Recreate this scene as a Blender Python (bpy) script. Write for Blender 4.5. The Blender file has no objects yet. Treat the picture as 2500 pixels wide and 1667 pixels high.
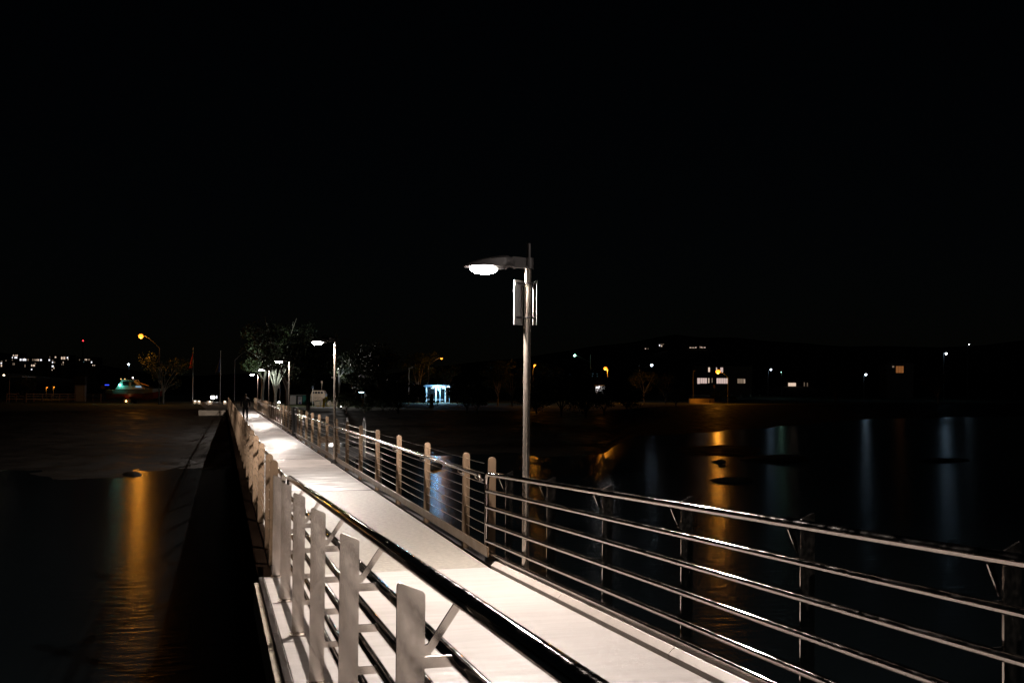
import bpy, bmesh, math, random
from mathutils import Vector, Matrix
random.seed(7)
SC = bpy.context.scene
COL = SC.collection
# ------------------------------------------------------------------ camera
FPX = 2400.0; PITCH = math.radians(1.0); ROLL = 0.0085; SHIFT = 81.0; CZ = 2.0
TH = math.radians(16.4)
FW = Vector((math.sin(TH)*math.cos(PITCH), math.cos(TH)*math.cos(PITCH), math.sin(PITCH)))
_r = Vector((math.cos(TH), -math.sin(TH), 0)); _u = _r.cross(FW)
RT = _r*math.cos(ROLL) + _u*math.sin(ROLL); UP = _u*math.cos(ROLL) - _r*math.sin(ROLL)
CAM = Vector((0, 0, CZ))
cd = bpy.data.cameras.new("camera"); cam = bpy.data.objects.new("camera", cd); COL.objects.link(cam)
cd.sensor_width = 36; cd.lens = 36*FPX/2500; cd.shift_y = SHIFT/2500; cd.clip_start = 0.05; cd.clip_end = 6000
M = Matrix((RT, UP, -FW)).transposed().to_4x4(); M.translation = CAM
cam.matrix_world = M
SC.camera = cam
# ------------------------------------------------------------------ world: night sky
w = bpy.data.worlds.new("World"); SC.world = w; w.use_nodes = True
nt = w.node_tree; bg = nt.nodes['Background']
sky = nt.nodes.new('ShaderNodeTexSky'); sky.sky_type = 'NISHITA'; sky.sun_disc = False
sky.sun_elevation = math.radians(20); sky.sun_rotation = math.radians(200)
nt.links.new(sky.outputs[0], bg.inputs[0]); bg.inputs[1].default_value = 0.00016
SC.view_settings.view_transform = 'Standard'; SC.view_settings.look = 'None'
SC.view_settings.exposure = 0; SC.view_settings.gamma = 1
SC.render.engine = 'CYCLES'
SC.cycles.max_bounces = 6; SC.cycles.caustics_reflective = True
SC.cycles.sample_clamp_indirect = 6.0
# ------------------------------------------------------------------ placing helpers (photo pixel -> world)
def ray(x, y): return FW + RT*((x-1250)/FPX) - UP*((y-833.5-SHIFT)/FPX)
def G(x, y, z=0.0):
    r = ray(x, y); return CAM + r*((z-CZ)/r.z)
def A(x, y, d): return CAM + ray(x, y)*d
ZL = -0.1
# ------------------------------------------------------------------ mesh builder
class MB:
    def __init__(s): s.v = []; s.f = []
    def add(s, vs, fs):
        n = len(s.v); s.v += [tuple(p) for p in vs]; s.f += [tuple(i+n for i in f) for f in fs]
        return s
    def box(s, lo, hi, mt=None, bev=0):
        (x0, y0, z0), (x1, y1, z1) = lo, hi
        vs = [Vector(p) for p in ((x0,y0,z0),(x1,y0,z0),(x1,y1,z0),(x0,y1,z0),(x0,y0,z1),(x1,y0,z1),(x1,y1,z1),(x0,y1,z1))]
        if mt: vs = [mt @ p for p in vs]
        return s.add(vs, [(0,3,2,1),(4,5,6,7),(0,1,5,4),(1,2,6,5),(2,3,7,6),(3,0,4,7)])
    def bar(s, a, b, wd, th, up=(0,0,1)):
        a = Vector(a); b = Vector(b); d = b-a; L = d.length; d.normalize(); up = Vector(up)
        x = d.cross(up)
        if x.length < 1e-4: x = d.cross(Vector((1,0,0)))
        x.normalize(); z = x.cross(d)
        m = Matrix((x, d, z)).transposed().to_4x4(); m.translation = a
        return s.box((-wd/2, 0, -th/2), (wd/2, L, th/2), m)
    def tube(s, pts, rad, n=10, caps=True):
        pts = [Vector(p) for p in pts]; rr = rad if isinstance(rad, (list, tuple)) else [rad]*len(pts)
        base = len(s.v); prev = None
        for i, p in enumerate(pts):
            t = (pts[min(i+1, len(pts)-1)] - pts[max(i-1, 0)]).normalized()
            if prev is None:
                a = t.cross(Vector((0,0,1)));
                if a.length < 1e-3: a = t.cross(Vector((1,0,0)))
            else: a = prev - t*prev.dot(t)
            a.normalize(); prev = a; b = t.cross(a)
            for k in range(n):
                an = 2*math.pi*k/n; s.v.append(tuple(p + (a*math.cos(an)+b*math.sin(an))*rr[i]))
        for i in range(len(pts)-1):
            for k in range(n):
                a0 = base+i*n+k; a1 = base+i*n+(k+1) % n
                s.f.append((a0, a1, a1+n, a0+n))
        if caps:
            s.f.append(tuple(base+k for k in reversed(range(n)))); e = base+(len(pts)-1)*n
            s.f.append(tuple(e+k for k in range(n)))
        return s
    def ell(s, c, r, n=12, m=7, z0=-1.0):
        c = Vector(c); b = len(s.v)
        for j in range(m+1):
            t = math.asin(max(-1, min(1, z0))) + (math.pi/2-math.asin(max(-1, min(1, z0))))*j/m
            for k in range(n):
                a = 2*math.pi*k/n
                s.v.append((c.x+r[0]*math.cos(t)*math.cos(a), c.y+r[1]*math.cos(t)*math.sin(a), c.z+r[2]*math.sin(t)))
        for j in range(m):
            for k in range(n):
                a0 = b+j*n+k; a1 = b+j*n+(k+1) % n; s.f.append((a0, a1, a1+n, a0+n))
        s.f.append(tuple(b+k for k in reversed(range(n))))
        return s
    def prism(s, poly, ax, a, b):   # poly of 2D points in the plane across axis ax
        def P(p, t):
            return {0: (t, p[0], p[1]), 1: (p[0], t, p[1]), 2: (p[0], p[1], t)}[ax]
        n = len(poly)
        return s.add([P(p, a) for p in poly]+[P(p, b) for p in poly],
                     [tuple(range(n)), tuple(range(2*n-1, n-1, -1))]+[(i, i+n, (i+1) % n+n, (i+1) % n) for i in range(n)])
    def build(s, name, mat, parent=None, loc=None, rz=0, smooth=False, bev=0, label=None):
        me = bpy.data.meshes.new(name); me.from_pydata(s.v, [], s.f)
        bm = bmesh.new(); bm.from_mesh(me); bmesh.ops.recalc_face_normals(bm, faces=bm.faces); bm.to_mesh(me); bm.free()
        if mat: me.materials.append(mat)
        o = bpy.data.objects.new(name, me); COL.objects.link(o)
        if parent is not None: o.parent = parent
        if loc is not None: o.location = loc
        if rz: o.rotation_euler = (0, 0, rz)
        if smooth:
            for p in me.polygons: p.use_smooth = True
            try: me.set_sharp_from_angle(angle=math.radians(40))
            except Exception: pass
        if bev:
            md = o.modifiers.new('bevel', 'BEVEL'); md.width = bev; md.segments = 2; md.limit_method = 'ANGLE'
        if label: o['label'] = label
        return o
def tag(o, label=None, cat=None, group=None, kind=None):
    if label: o['label'] = label
    if cat: o['category'] = cat
    if group: o['group'] = group
    if kind: o['kind'] = kind
    return o
def thing(name, label, cat, loc=(0,0,0), rz=0, group=None):
    o = bpy.data.objects.new(name, None); COL.objects.link(o); o.location = loc; o.rotation_euler = (0,0,rz)
    o.empty_display_size = 0.2
    return tag(o, label, cat, group)
def copy_tree(o, parent=None):
    c = o.copy(); COL.objects.link(c)
    if parent: c.parent = parent
    for ch in [k for k in bpy.data.objects if k.parent == o]: copy_tree(ch, c)
    return c
# ------------------------------------------------------------------ materials
def mat(name, col, rough=0.5, metal=0.0, bdet=4, var=0.0, vscale=5.0, bump=0.0, bscale=40.0, rvar=0.0, stretch=(1,1,1), emit=None, estr=0, spec=None, alpha=None, col2=None):
    m = bpy.data.materials.new(name); m.use_nodes = True; t = m.node_tree; b = t.nodes['Principled BSDF']
    b.inputs['Base Color'].default_value = (*col, 1); b.inputs['Roughness'].default_value = rough; b.inputs['Metallic'].default_value = metal
    if spec is not None: b.inputs['Specular IOR Level'].default_value = spec
    tc = t.nodes.new('ShaderNodeTexCoord'); mp = t.nodes.new('ShaderNodeMapping'); mp.inputs['Scale'].default_value = stretch
    t.links.new(tc.outputs['Object'], mp.inputs[0])
    def noise(sc, det=5):
        n = t.nodes.new('ShaderNodeTexNoise'); n.inputs['Scale'].default_value = sc; n.inputs['Detail'].default_value = det
        t.links.new(mp.outputs[0], n.inputs['Vector']); return n
    if var or col2:
        n = noise(vscale); r = t.nodes.new('ShaderNodeValToRGB'); r.color_ramp.elements[0].position = .35; r.color_ramp.elements[1].position = .65
        c2 = col2 if col2 else tuple(c*(1-var) for c in col)
        r.color_ramp.elements[0].color = (*c2, 1); r.color_ramp.elements[1].color = (*col, 1)
        t.links.new(n.outputs[0], r.inputs[0]); t.links.new(r.outputs[0], b.inputs['Base Color'])
    if rvar:
        n = noise(vscale*1.7); mr = t.nodes.new('ShaderNodeMapRange'); mr.inputs[1].default_value = .35; mr.inputs[2].default_value = .65
        mr.inputs[3].default_value = max(.02, rough-rvar); mr.inputs[4].default_value = rough+rvar
        t.links.new(n.outputs[0], mr.inputs[0]); t.links.new(mr.outputs[0], b.inputs['Roughness'])
    if bump:
        n = noise(bscale, bdet); bp = t.nodes.new('ShaderNodeBump'); bp.inputs['Strength'].default_value = bump; bp.inputs['Distance'].default_value = .01
        t.links.new(n.outputs[0], bp.inputs['Height']); t.links.new(bp.outputs[0], b.inputs['Normal'])
    if emit:
        b.inputs['Emission Color'].default_value = (*emit, 1); b.inputs['Emission Strength'].default_value = estr
    return m
def emis(name, col, s):
    return mat(name, (0.02,0.02,0.02), .5, emit=col, estr=s)
MT = {}
MT['concrete'] = mat('bridge_concrete', (.45,.40,.375), .56, var=.42, vscale=1.9, bump=.35, bscale=120, rvar=.24, stretch=(.5,1.3,1))
MT['concrete_rough'] = mat('rough_concrete', (.40,.36,.31), .55, var=.25, vscale=14, bump=.8, bscale=160, rvar=.12)
MT['ramp'] = mat('ramp_concrete', (.50,.455,.43), .6, var=.12, vscale=4, bump=.5, bscale=70, rvar=.1, stretch=(.3,2,1))
MT['darkbeam'] = mat('dark_timber', (.010,.006,.004), 1.0, spec=0.0, var=.4, vscale=8, bump=.5, bscale=30, stretch=(1,.1,1))
MT['post'] = mat('bronze_plate', (.20,.135,.085), .38, metal=.7, var=.10, vscale=6, bump=.03, bscale=60, rvar=.05, stretch=(1,1,.3))
MT['steel'] = mat('brushed_stainless', (.60,.535,.48), .17, metal=1.0, var=.04, vscale=30, bump=.35, bscale=7, bdet=0, rvar=.03, stretch=(1,1,.6))
MT['tube'] = mat('polished_stainless', (.64,.58,.54), .06, metal=1.0, var=.10, vscale=16, bump=.03, bscale=70, rvar=.045, stretch=(1,.5,1))
MT['satin'] = mat('satin_stainless', (.62,.56,.50), .20, metal=1.0, rvar=.02, vscale=9)
MT['wire'] = mat('wire_rope', (.6,.55,.48), .3, metal=1.0)
MT['pole'] = mat('stainless_pole', (.72,.63,.54), .26, metal=.9, var=.15, vscale=10, bump=.08, bscale=90, rvar=.06, stretch=(1,1,.05))
MT['cast'] = mat('grey_cast_aluminium', (.045,.04,.04), .5, metal=.3, bump=.1)
MT['kerb'] = mat('kerb_plate', (.50,.43,.38), .5, metal=.0, var=.15, vscale=6, bump=.15, bscale=70)
MT['pile'] = mat('pile_timber', (.06,.045,.035), .85, var=.4, bump=.6, bscale=14)
MT['mud'] = mat('mud_sand', (.030,.024,.018), .65, var=.55, vscale=.5, bump=1.0, bscale=2.5, rvar=.2, spec=.12)
MT['grass'] = mat('grass_lawn', (.07,.10,.025), .85, var=.5, vscale=1.2, bump=1.0, bscale=12)
MT['hill'] = mat('hill_scrub', (.03,.04,.02), .9, var=.5, vscale=.05, bump=1.0, bscale=.4)
MT['path'] = mat('path_concrete', (.5,.45,.38), .8, var=.2, vscale=2, bump=.3)
MT['road'] = mat('asphalt', (.05,.05,.05), .85, var=.3, vscale=2, bump=.4)
MT['bark'] = mat('pale_gum_bark', (.42,.39,.33), .8, var=.45, vscale=3, bump=.5, bscale=10, stretch=(1,1,.3))
MT['bark_dark'] = mat('dark_bark', (.07,.05,.04), .85, var=.4, vscale=3, bump=.6, bscale=10)
MT['leaf'] = mat('gum_leaf', (.06,.085,.03), .6, var=.5, vscale=1.2)
MT['leaf_dark'] = mat('mangrove_leaf', (.03,.045,.018), .6, var=.5, vscale=1.2)
MT['rock'] = mat('rock', (.05,.045,.04), .8, bump=.8, bscale=12)
MT['brick'] = mat('house_brick', (.12,.08,.06), .85, var=.3, bump=.4, bscale=20)
MT['render'] = mat('house_render', (.22,.20,.18), .85, var=.2, bump=.2)
MT['roof'] = mat('roof_tile', (.06,.045,.04), .8, var=.3, bump=.5, bscale=10)
MT['timber'] = mat('fence_timber', (.3,.2,.12), .8, var=.3, bump=.4, bscale=20)
MT['white'] = mat('white_paint', (.75,.75,.74), .45, var=.08, vscale=3)
MT['galv'] = mat('galvanised', (.42,.42,.42), .45, metal=.5, var=.15, bump=.1)
MT['galvdark'] = mat('dark_pole_paint', (.1,.1,.1), .5, metal=.3, var=.2)
MT['black'] = mat('black_paint', (.02,.02,.02), .5, var=.2)
MT['yellow'] = mat('yellow_paint', (.75,.52,.02), .45, var=.1)
MT['teal'] = mat('teal_paint', (.05,.3,.24), .5, var=.12)
MT['glass'] = mat('dark_glass', (.02,.025,.03), .08, spec=.8)
MT['rubber'] = mat('tyre_rubber', (.02,.02,.02), .8)
MT['stone'] = mat('sandstone', (.42,.35,.27), .8, var=.25, bump=.5, bscale=20)
MT['W'] = emis('lit_window_warm', (1,.74,.56), .85)
MT['W2'] = emis('lit_window_white', (.95,.93,1), 1.4)
MT['W3'] = emis('lit_window_amber', (1,.36,.1), .2)
MT['W4'] = emis('lit_window_dim', (1,.72,.5), .18)
MT['led'] = emis('led_warm_white', (1,.90,.82), 260)
MT['lamp_orange'] = emis('sodium_lamp', (1,.27,.02), 3.4)
MT['lamp_white'] = emis('white_lamp', (.75,.9,1), 12)
MT['lamp_green'] = emis('green_lamp', (.45,1,.75), 9)
MT['tubeblue'] = emis('fluorescent_tube', (.62,.86,1), 8)
# water
m = bpy.data.materials.new('sea_water'); m.use_nodes = True; t = m.node_tree; b = t.nodes['Principled BSDF']
b.inputs['Base Color'].default_value = (.004,.006,.007,1); b.inputs['Roughness'].default_value = .22; b.inputs['IOR'].default_value = 1.33
tc = t.nodes.new('ShaderNodeTexCoord'); mp = t.nodes.new('ShaderNodeMapping'); mp.inputs['Scale'].default_value = (.6,1.6,1); mp.inputs['Rotation'].default_value = (0,0,TH)
n1 = t.nodes.new('ShaderNodeTexNoise'); n1.inputs['Scale'].default_value = 3.2; n1.inputs['Detail'].default_value = 3
bp = t.nodes.new('ShaderNodeBump'); bp.inputs['Strength'].default_value = .35; bp.inputs['Distance'].default_value = .05
t.links.new(tc.outputs['Object'], mp.inputs[0]); t.links.new(mp.outputs[0], n1.inputs['Vector']); t.links.new(n1.outputs[0], bp.inputs['Height']); t.links.new(bp.outputs[0], b.inputs['Normal'])
MT['water'] = m
# ------------------------------------------------------------------ setting: water, mud, lawn, hills
WZ = -2.0
MB().box((-1500, -600, WZ-.05), (2500, 1500, WZ)).build('water', MT['water'])
tag(bpy.data.objects['water'], kind='structure')
def lerp_tab(tab, x):
    if x <= tab[0][0]: return tab[0][1]
    for (a, va), (c, vc) in zip(tab, tab[1:]):
        if x <= c: return va+(vc-va)*(x-a)/(c-a)
    return tab[-1][1]
TW = [(-1500,1190),(-600,1180),(0,1150),(200,1160),(300,1166),(330,1150),(470,1146),(540,1145),(700,1100),(800,1078),(1000,1100),(1060,1108),(1250,1112),(1480,1106),(1540,1066),(1753,1053),(1882,1043),(2114,1023),(2312,1019),(2500,1016),(3600,1010)]
TL = [(-1500,1012),(0,1004),(300,1000),(500,998),(600,999),(800,1003),(1000,1000),(1200,1003),(1480,1003),(1600,992),(1800,988),(2100,986),(2400,985),(3600,985)]
TR = [(-1500,60),(0,34),(150,26),(400,14),(900,16),(1400,40),(1650,55),(2000,46),(2300,44),(2700,60),(3600,60)]
def fdist(px, y, z):
    r = ray(px, y); return (z-CZ)/r.z
def colpos(px, d):
    r = ray(px, 952); k = d
    return CAM.x + r.x*k, CAM.y + r.y*k
from mathutils import noise as NZ
pxs = list(range(-1500, 3601, 25))
def zmud(px, d):
    dw = fdist(px, lerp_tab(TW, px), WZ); dl = fdist(px, lerp_tab(TL, px), ZL)
    x, y = colpos(px, d)
    ez = .07*NZ.noise(Vector((x*.22, y*.22, 9)))+.035*NZ.noise(Vector((x*.8, y*.8, 4)))
    if d < dw: z = WZ - min(1.2, (dw-d)*.022) + ez
    else:
        k = min(1, (d-dw)/(dl-dw)); z = WZ + (ZL-WZ)*(k**1.5)
        z += .14*NZ.noise(Vector((x*.12, y*.12, 0)))*math.sin(math.pi*k) + .03*NZ.noise(Vector((x*.7, y*.7, 3)))*math.sin(math.pi*k) + ez*(1-k)
    return x, y, z
mb = MB(); R = 72
for px in pxs:
    dw = fdist(px, lerp_tab(TW, px), WZ); dl = fdist(px, lerp_tab(TL, px), ZL)
    for j in range(R+1):
        d = (10 + (dw-10)*(j/20)**.35) if j <= 20 else dw+(dl-dw)*(j-20)/(R-20)
        mb.v.append(zmud(px, d))
for i in range(len(pxs)-1):
    for j in range(R):
        a = i*(R+1)+j; mb.f.append((a, a+R+1, a+R+2, a+1))
tag(mb.build('mudflat', MT['mud'], smooth=True), kind='structure')
mb = MB(); DH = 400
for px in pxs:
    dl = fdist(px, lerp_tab(TL, px), ZL)
    for j in range(9):
        d = dl+(DH-dl)*j/8; x, y = colpos(px, d); mb.v.append((x, y, ZL))
for i in range(len(pxs)-1):
    for j in range(8):
        a = i*9+j; mb.f.append((a, a+9, a+10, a+1))
tag(mb.build('lawn', MT['grass']), kind='structure')
mb = MB()
for px in pxs:
    h = lerp_tab(TR, px)
    for j in range(13):
        d = DH+j*75; x, y = colpos(px, d); k = min(1, j/7)
        mb.v.append((x, y, ZL + (h*(k*k*(3-2*k)) + (3*NZ.noise(Vector((x*.02, y*.02, 0)))+h*.12*NZ.noise(Vector((x*.006, y*.006, 5))))*k)))
for i in range(len(pxs)-1):
    for j in range(12):
        a = i*13+j; mb.f.append((a, a+13, a+14, a+1))
tag(mb.build('hills', MT['hill'], smooth=True), kind='structure')
def sandbar(px, y, wpx, hpx, seed, hh=.12):
    rnd = random.Random(seed); c = G(px, y, WZ); L = G(px-wpx/2, y, WZ); Rr = G(px+wpx/2, y, WZ); N = G(px, y+hpx/2, WZ); Fr = G(px, y-hpx/2, WZ)
    ux = (Rr-L)/2; uy = (Fr-N)/2; mb = MB(); n = 28
    mb.v.append((c.x, c.y, WZ+hh))
    for ring, (k, z) in enumerate(((.6, hh*.8), (1.0, -.06))):
        for i in range(n):
            a = 2*math.pi*i/n; q = k*(1+.28*NZ.noise(Vector((math.cos(a)*1.6, math.sin(a)*1.6, seed*3.1)))+.1*rnd.uniform(-1, 1))
            p = c+ux*(q*math.cos(a))+uy*(q*math.sin(a)); mb.v.append((p.x, p.y, WZ+z))
    for i in range(n):
        j = (i+1) % n; mb.f += [(0, 1+i, 1+j), (1+i, 1+n+i, 1+n+j, 1+j)]
    tag(mb.build('mudbank', MT['mud'], smooth=True), kind='structure')
for i, a in enumerate([(1760,1098,250,30),(1790,1172,130,9),(1062,1138,40,20),(1900,1120,200,26),(2300,1124,150,12),(322,1158,60,12),(430,1128,120,14)]):
    sandbar(*a, seed=i+1)
# path from the bridge end over the lawn, road, orange lit park path
def sheet(name, pts, m, z):
    return tag(MB().add([(p.x, p.y, z) for p in pts], [tuple(range(len(pts)))]).build(name, m), kind='structure')
sheet('path', [Vector((-1.5,103,0)),Vector((5,103,0)),Vector((7,170,0)),Vector((-4,170,0))], MT['path'], ZL+.02)
sheet('park_path', [G(1672,988,ZL),G(1720,987.5,ZL),G(1790,979.5,ZL),G(1830,974.4,ZL),G(1800,974.4,ZL),G(1745,979,ZL),G(1700,984.5,ZL)], MT['path'], ZL+.02)

sheet('kerb_path', [G(758,997,ZL),G(842,997.5,ZL),G(846,993.2,ZL),G(758,992.8,ZL)], MT['path'], ZL+.02)
sheet('road', [G(1850,972.5,ZL),G(2500,980,ZL),G(2500,976,ZL),G(1850,970.5,ZL)], MT['road'], ZL+.02)

# ------------------------------------------------------------------ footbridge
Y0, Y1 = 10.88, 103.0
SL = 0.040
fb = thing('footbridge', 'long pale concrete footbridge deck running from the ramp to the shore', 'footbridge', (0,Y0,0))
def FB(name, m, bm, **k): return bm.build(name, m, fb, loc=(0,-Y0,0), **k)
ys = [Y0, 19.85] + [19.85+9.24*i for i in range(1, 10)]
for i in range(len(ys)-1):
    FB('deck_panel', MT['concrete_rough'] if i == 0 else MT['concrete'], MB().box((.54, ys[i]+(.07 if i else .010), -.14), (2.94, ys[i+1]-.03, 0)), bev=.006)
    if i: FB('joint_strip', MT['cast'], MB().box((.545, ys[i]-.022, -.14), (2.935, ys[i]+.03, .004)))
FB('edge_beam', MT['darkbeam'], MB().box((.385, Y0, -.42), (.532, Y1, .012)), bev=.008)
FB('edge_beam', MT['darkbeam'], MB().box((.33, Y0, -.40), (.38, Y1, -.12)))
FB('edge_beam', MT['cast'], MB().box((3.06, Y0, -.34), (3.19, Y1, -.05)), bev=.008)
FB('girder', MT['darkbeam'], MB().box((.55, Y0, -.48), (2.85, Y1, -.15)))
yy = Y0+3
while yy < 100:
    for x in (.75, 2.75):
        FB('pile', MT['pile'], MB().tube([(x, yy, -3.6), (x, yy, -.5)], .16, 10), smooth=True)
    FB('crossbeam', MT['pile'], MB().box((.4, yy-.15, -.72), (3.1, yy+.15, -.485)))
    yy += 9.24
FB('abutment', MT['stone'], MB().box((-2.2, 100.5, -1.6), (.30, 103, -.06)))
FB('abutment', MT['stone'], MB().box((3.22, 100.5, -1.6), (5.5, 103, -.06)))

# ------------------------------------------------------------------ cable railings of the bridge
def plate_pair():
    mb = MB(); w = .045
    for yo in (-.026, .014):
        poly = [(-w, -.05), (w, -.05)]+[(w*math.cos(math.radians(a)), 1.155+w*math.sin(math.radians(a))) for a in range(0, 181, 20)]
        mb.prism(poly, 1, yo, yo+.012)
    for h in (.2, .45, .7, .95, 1.12): mb.box((-.012, -.0135, h-.012), (.012, .0135, h+.012))
    for k in range(8): mb.tube([(0, -.0275, .27+.122*k), (0, .0275, .27+.122*k)], .006, 6)
    return mb
ppm = None
def cable_railing(side, yposts, label, y_a, y_b):
    global ppm
    xp = 3.085 if side > 0 else .575; xi = -1 if side > 0 else 1
    rail = thing('cable_railing', label, 'railing', (xp, y_a, 0))
    for y in yposts:
        x_ = .10 if (side > 0 and y < 12) else 0
        if ppm is None:
            o = plate_pair().build('post', MT['post'], rail, loc=(x_, y-y_a, 0), bev=.002); ppm = o.data
        else:
            o = bpy.data.objects.new('post', ppm); COL.objects.link(o); o.parent = rail; o.location = (x_, y-y_a, 0)
            md = o.modifiers.new('bevel', 'BEVEL'); md.width = .002; md.segments = 2; md.limit_method = 'ANGLE'
    L = y_b-y_a
    xh = xi*.11
    MB().tube([(xh, .16, .93), (xh, .16, .975), (xh, .18, .992), (xh, .22, 1.0)] + [(xh, 2+k*2.0, 1.0) for k in range(int(L/2)-1)] + [(xh, L, 1.0)], .0235, 14).build('handrail', MT['satin'], rail, smooth=True)
    for k in range(8):
        z = .27+.122*k; pts = []
        for a, c in zip(yposts, yposts[1:]):
            pts += [(0, a-y_a, z), (0, (a+c)/2-y_a, z-.005)]
        pts.append((0, yposts[-1]-y_a, z))
        MB().tube(pts, .0035, 5).build('cable', MT['wire'], rail)
    xb = xi*.062
    MB().box((xb-.012, -.1, .055), (xb+.012, L, .17)).build('bottom_rail', MT['post'], rail, bev=.003)
    br = MB().tube([(0, 0, .92), (xi*.07, 0, .925), (xi*.11, 0, .955), (xi*.11, 0, .99)], .0075, 7).box((min(xi*.03, xi*.05), -.03, .90), (max(xi*.03, xi*.05), .03, .94))
    if side < 0:   # domed collars around the handrail at the posts
        br.tube([(xi*.11, -.035, 1.0), (xi*.11, -.03, 1.0), (xi*.11, .03, 1.0), (xi*.11, .035, 1.0)], [.028, .034, .034, .028], 12)
    bo = br.build('bracket', MT['pole'], rail, loc=(0, yposts[0]-y_a, 0), smooth=True)
    for y in yposts[1:]:
        c = bpy.data.objects.new('bracket', bo.data); COL.objects.link(c); c.parent = rail; c.location = (0, y-y_a, 0)
    return rail
ypR1 = [11.66]+[12.58+2.56*i for i in range(12)]          # up to the gate
ypR1 = [y for y in ypR1 if y < 42.6]+[42.4]
ypR2 = [45.4]+[48.0+2.56*i for i in range(22)]
ypL = [11.55]+[12.70+2.56*i for i in range(36)]
cable_railing(1, ypR1, 'bronze plate and wire railing on the right of the bridge, nearer stretch before the gate', 11.3, 42.5)
cable_railing(1, ypR2, 'bronze plate and wire railing on the right of the bridge, far stretch beyond the gate', 45.3, 102.0)
cable_railing(-1, ypL, 'bronze plate and wire railing along the dark water on the left of the bridge', 11.4, 102.5)
# gate in the right railing and landing with ladder
g = thing('bridge_gate', 'closed dark steel gate between the two stretches of the right bridge railing', 'gate', (3.085, 42.6, 0))
for y in (.06, .5, 2.2, 2.66): MB().box((-.06, y-.06, -.04), (.06, y+.06, 1.24)).build('gate_post', MT['galvdark'], g, bev=.004)
mb = MB()
for k in range(12): mb.box((-.01, .62+k*.13, .12), (.01, .64+k*.13, 1.1))
mb.box((-.02, .56, 1.1), (.02, 2.14, 1.15)).box((-.02, .56, .07), (.02, 2.14, .12)); mb.build('gate_leaf', MT['galvdark'], g)
lp = thing('boat_landing', 'small lower landing stage with grab rails beside the right bridge railing', 'landing stage', (4.3, 41.0, -.5))
MB().box((-.9, -3.5, -.12), (1.6, 3.0, 0)).build('platform', MT['cast'], lp)
for x in (-.8, 1.5):
    for y in (-3.3, 2.8): MB().tube([(x, y, -3), (x, y, .05)], .12, 8).build('pile', MT['pile'], lp, smooth=True)
for x in (.3, .95): MB().tube([(x, -3.4, -.1), (x, -3.4, 1.25), (x, -3.1, 1.45), (x, -2.8, 1.25), (x, -2.8, 0)], .03, 8).build('grab_rail', MT['galv'], lp, smooth=True)
mb = MB()
for k in range(5): mb.box((-.6, -1.6+k*.13, .42+k*.05), (.2, -1.5+k*.13, .45+k*.05))
mb.box((-.6, -1.6, 0), (-.54, -1.1, .45)).box((.14, -1.6, 0), (.2, -1.1, .45)); mb.build('seat', MT['timber'], lp)

# ------------------------------------------------------------------ ramp in the foreground
rp = thing('ramp', 'bright pale concrete access ramp sloping down to the bridge in the foreground', 'ramp', (0,Y0,0))
YE = -9.0
def rz(y): return SL*(Y0-y)
def slope_box(mb, x0, x1, ya, yb, h0, h1):
    vs = []
    for h in (h0, h1):
        for (x, y) in ((x0, ya), (x1, ya), (x1, yb), (x0, yb)): vs.append((x, y-Y0, rz(y)+h))
    return mb.add(vs, [(0,3,2,1),(4,5,6,7),(0,1,5,4),(1,2,6,5),(2,3,7,6),(3,0,4,7)])
slope_box(MB(), .45, 2.935, YE, Y0-.012, -.18, 0).build('ramp_slab', MT['ramp'], rp, bev=.006)
pan = [Y0-.02-1.52*k for k in range(14)]
for a, c in zip(pan, pan[1:]):
    slope_box(MB(), .395, .443, c+.006, a-.006, -.22, .003).build('edge_strip', MT['ramp'], rp, bev=.004)
slope_box(MB(), .34, .388, YE, Y0-.3, -.30, -.012).build('fascia', MT['stone'], rp, bev=.006)
kp = [10.98-2.35*k for k in range(9)]
for a, c in zip(kp, kp[1:]):
    vs = []
    for y in (a-.003, c+.003):
        for (x, h) in ((2.998,-.12),(2.998,.004),(3.045,.052),(3.20,.052),(3.20,-.12)): vs.append((x, y-Y0, rz(y)+h))
    MB().add(vs, [(0,1,2,3,4),(9,8,7,6,5),(0,5,6,1),(1,6,7,2),(2,7,8,3),(3,8,9,4),(4,9,5,0)]).build('kerb_plate', MT['kerb'], rp, bev=.003)
slope_box(MB(), 3.205, 3.26, YE, Y0-.2, -.34, -.001).build('side_beam', MT['kerb'], rp)
slope_box(MB(), 2.94, 3.3, YE, Y0-.2, -.40, -.35).build('gap_tray', MT['darkbeam'], rp)
for y in (8.5, 2.0, -4.5):
    for x in (.8, 2.7): MB().tube([(x, y-Y0, -3.6), (x, y-Y0, rz(y)-.2)], .16, 10).build('pile', MT['pile'], rp, smooth=True)

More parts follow.
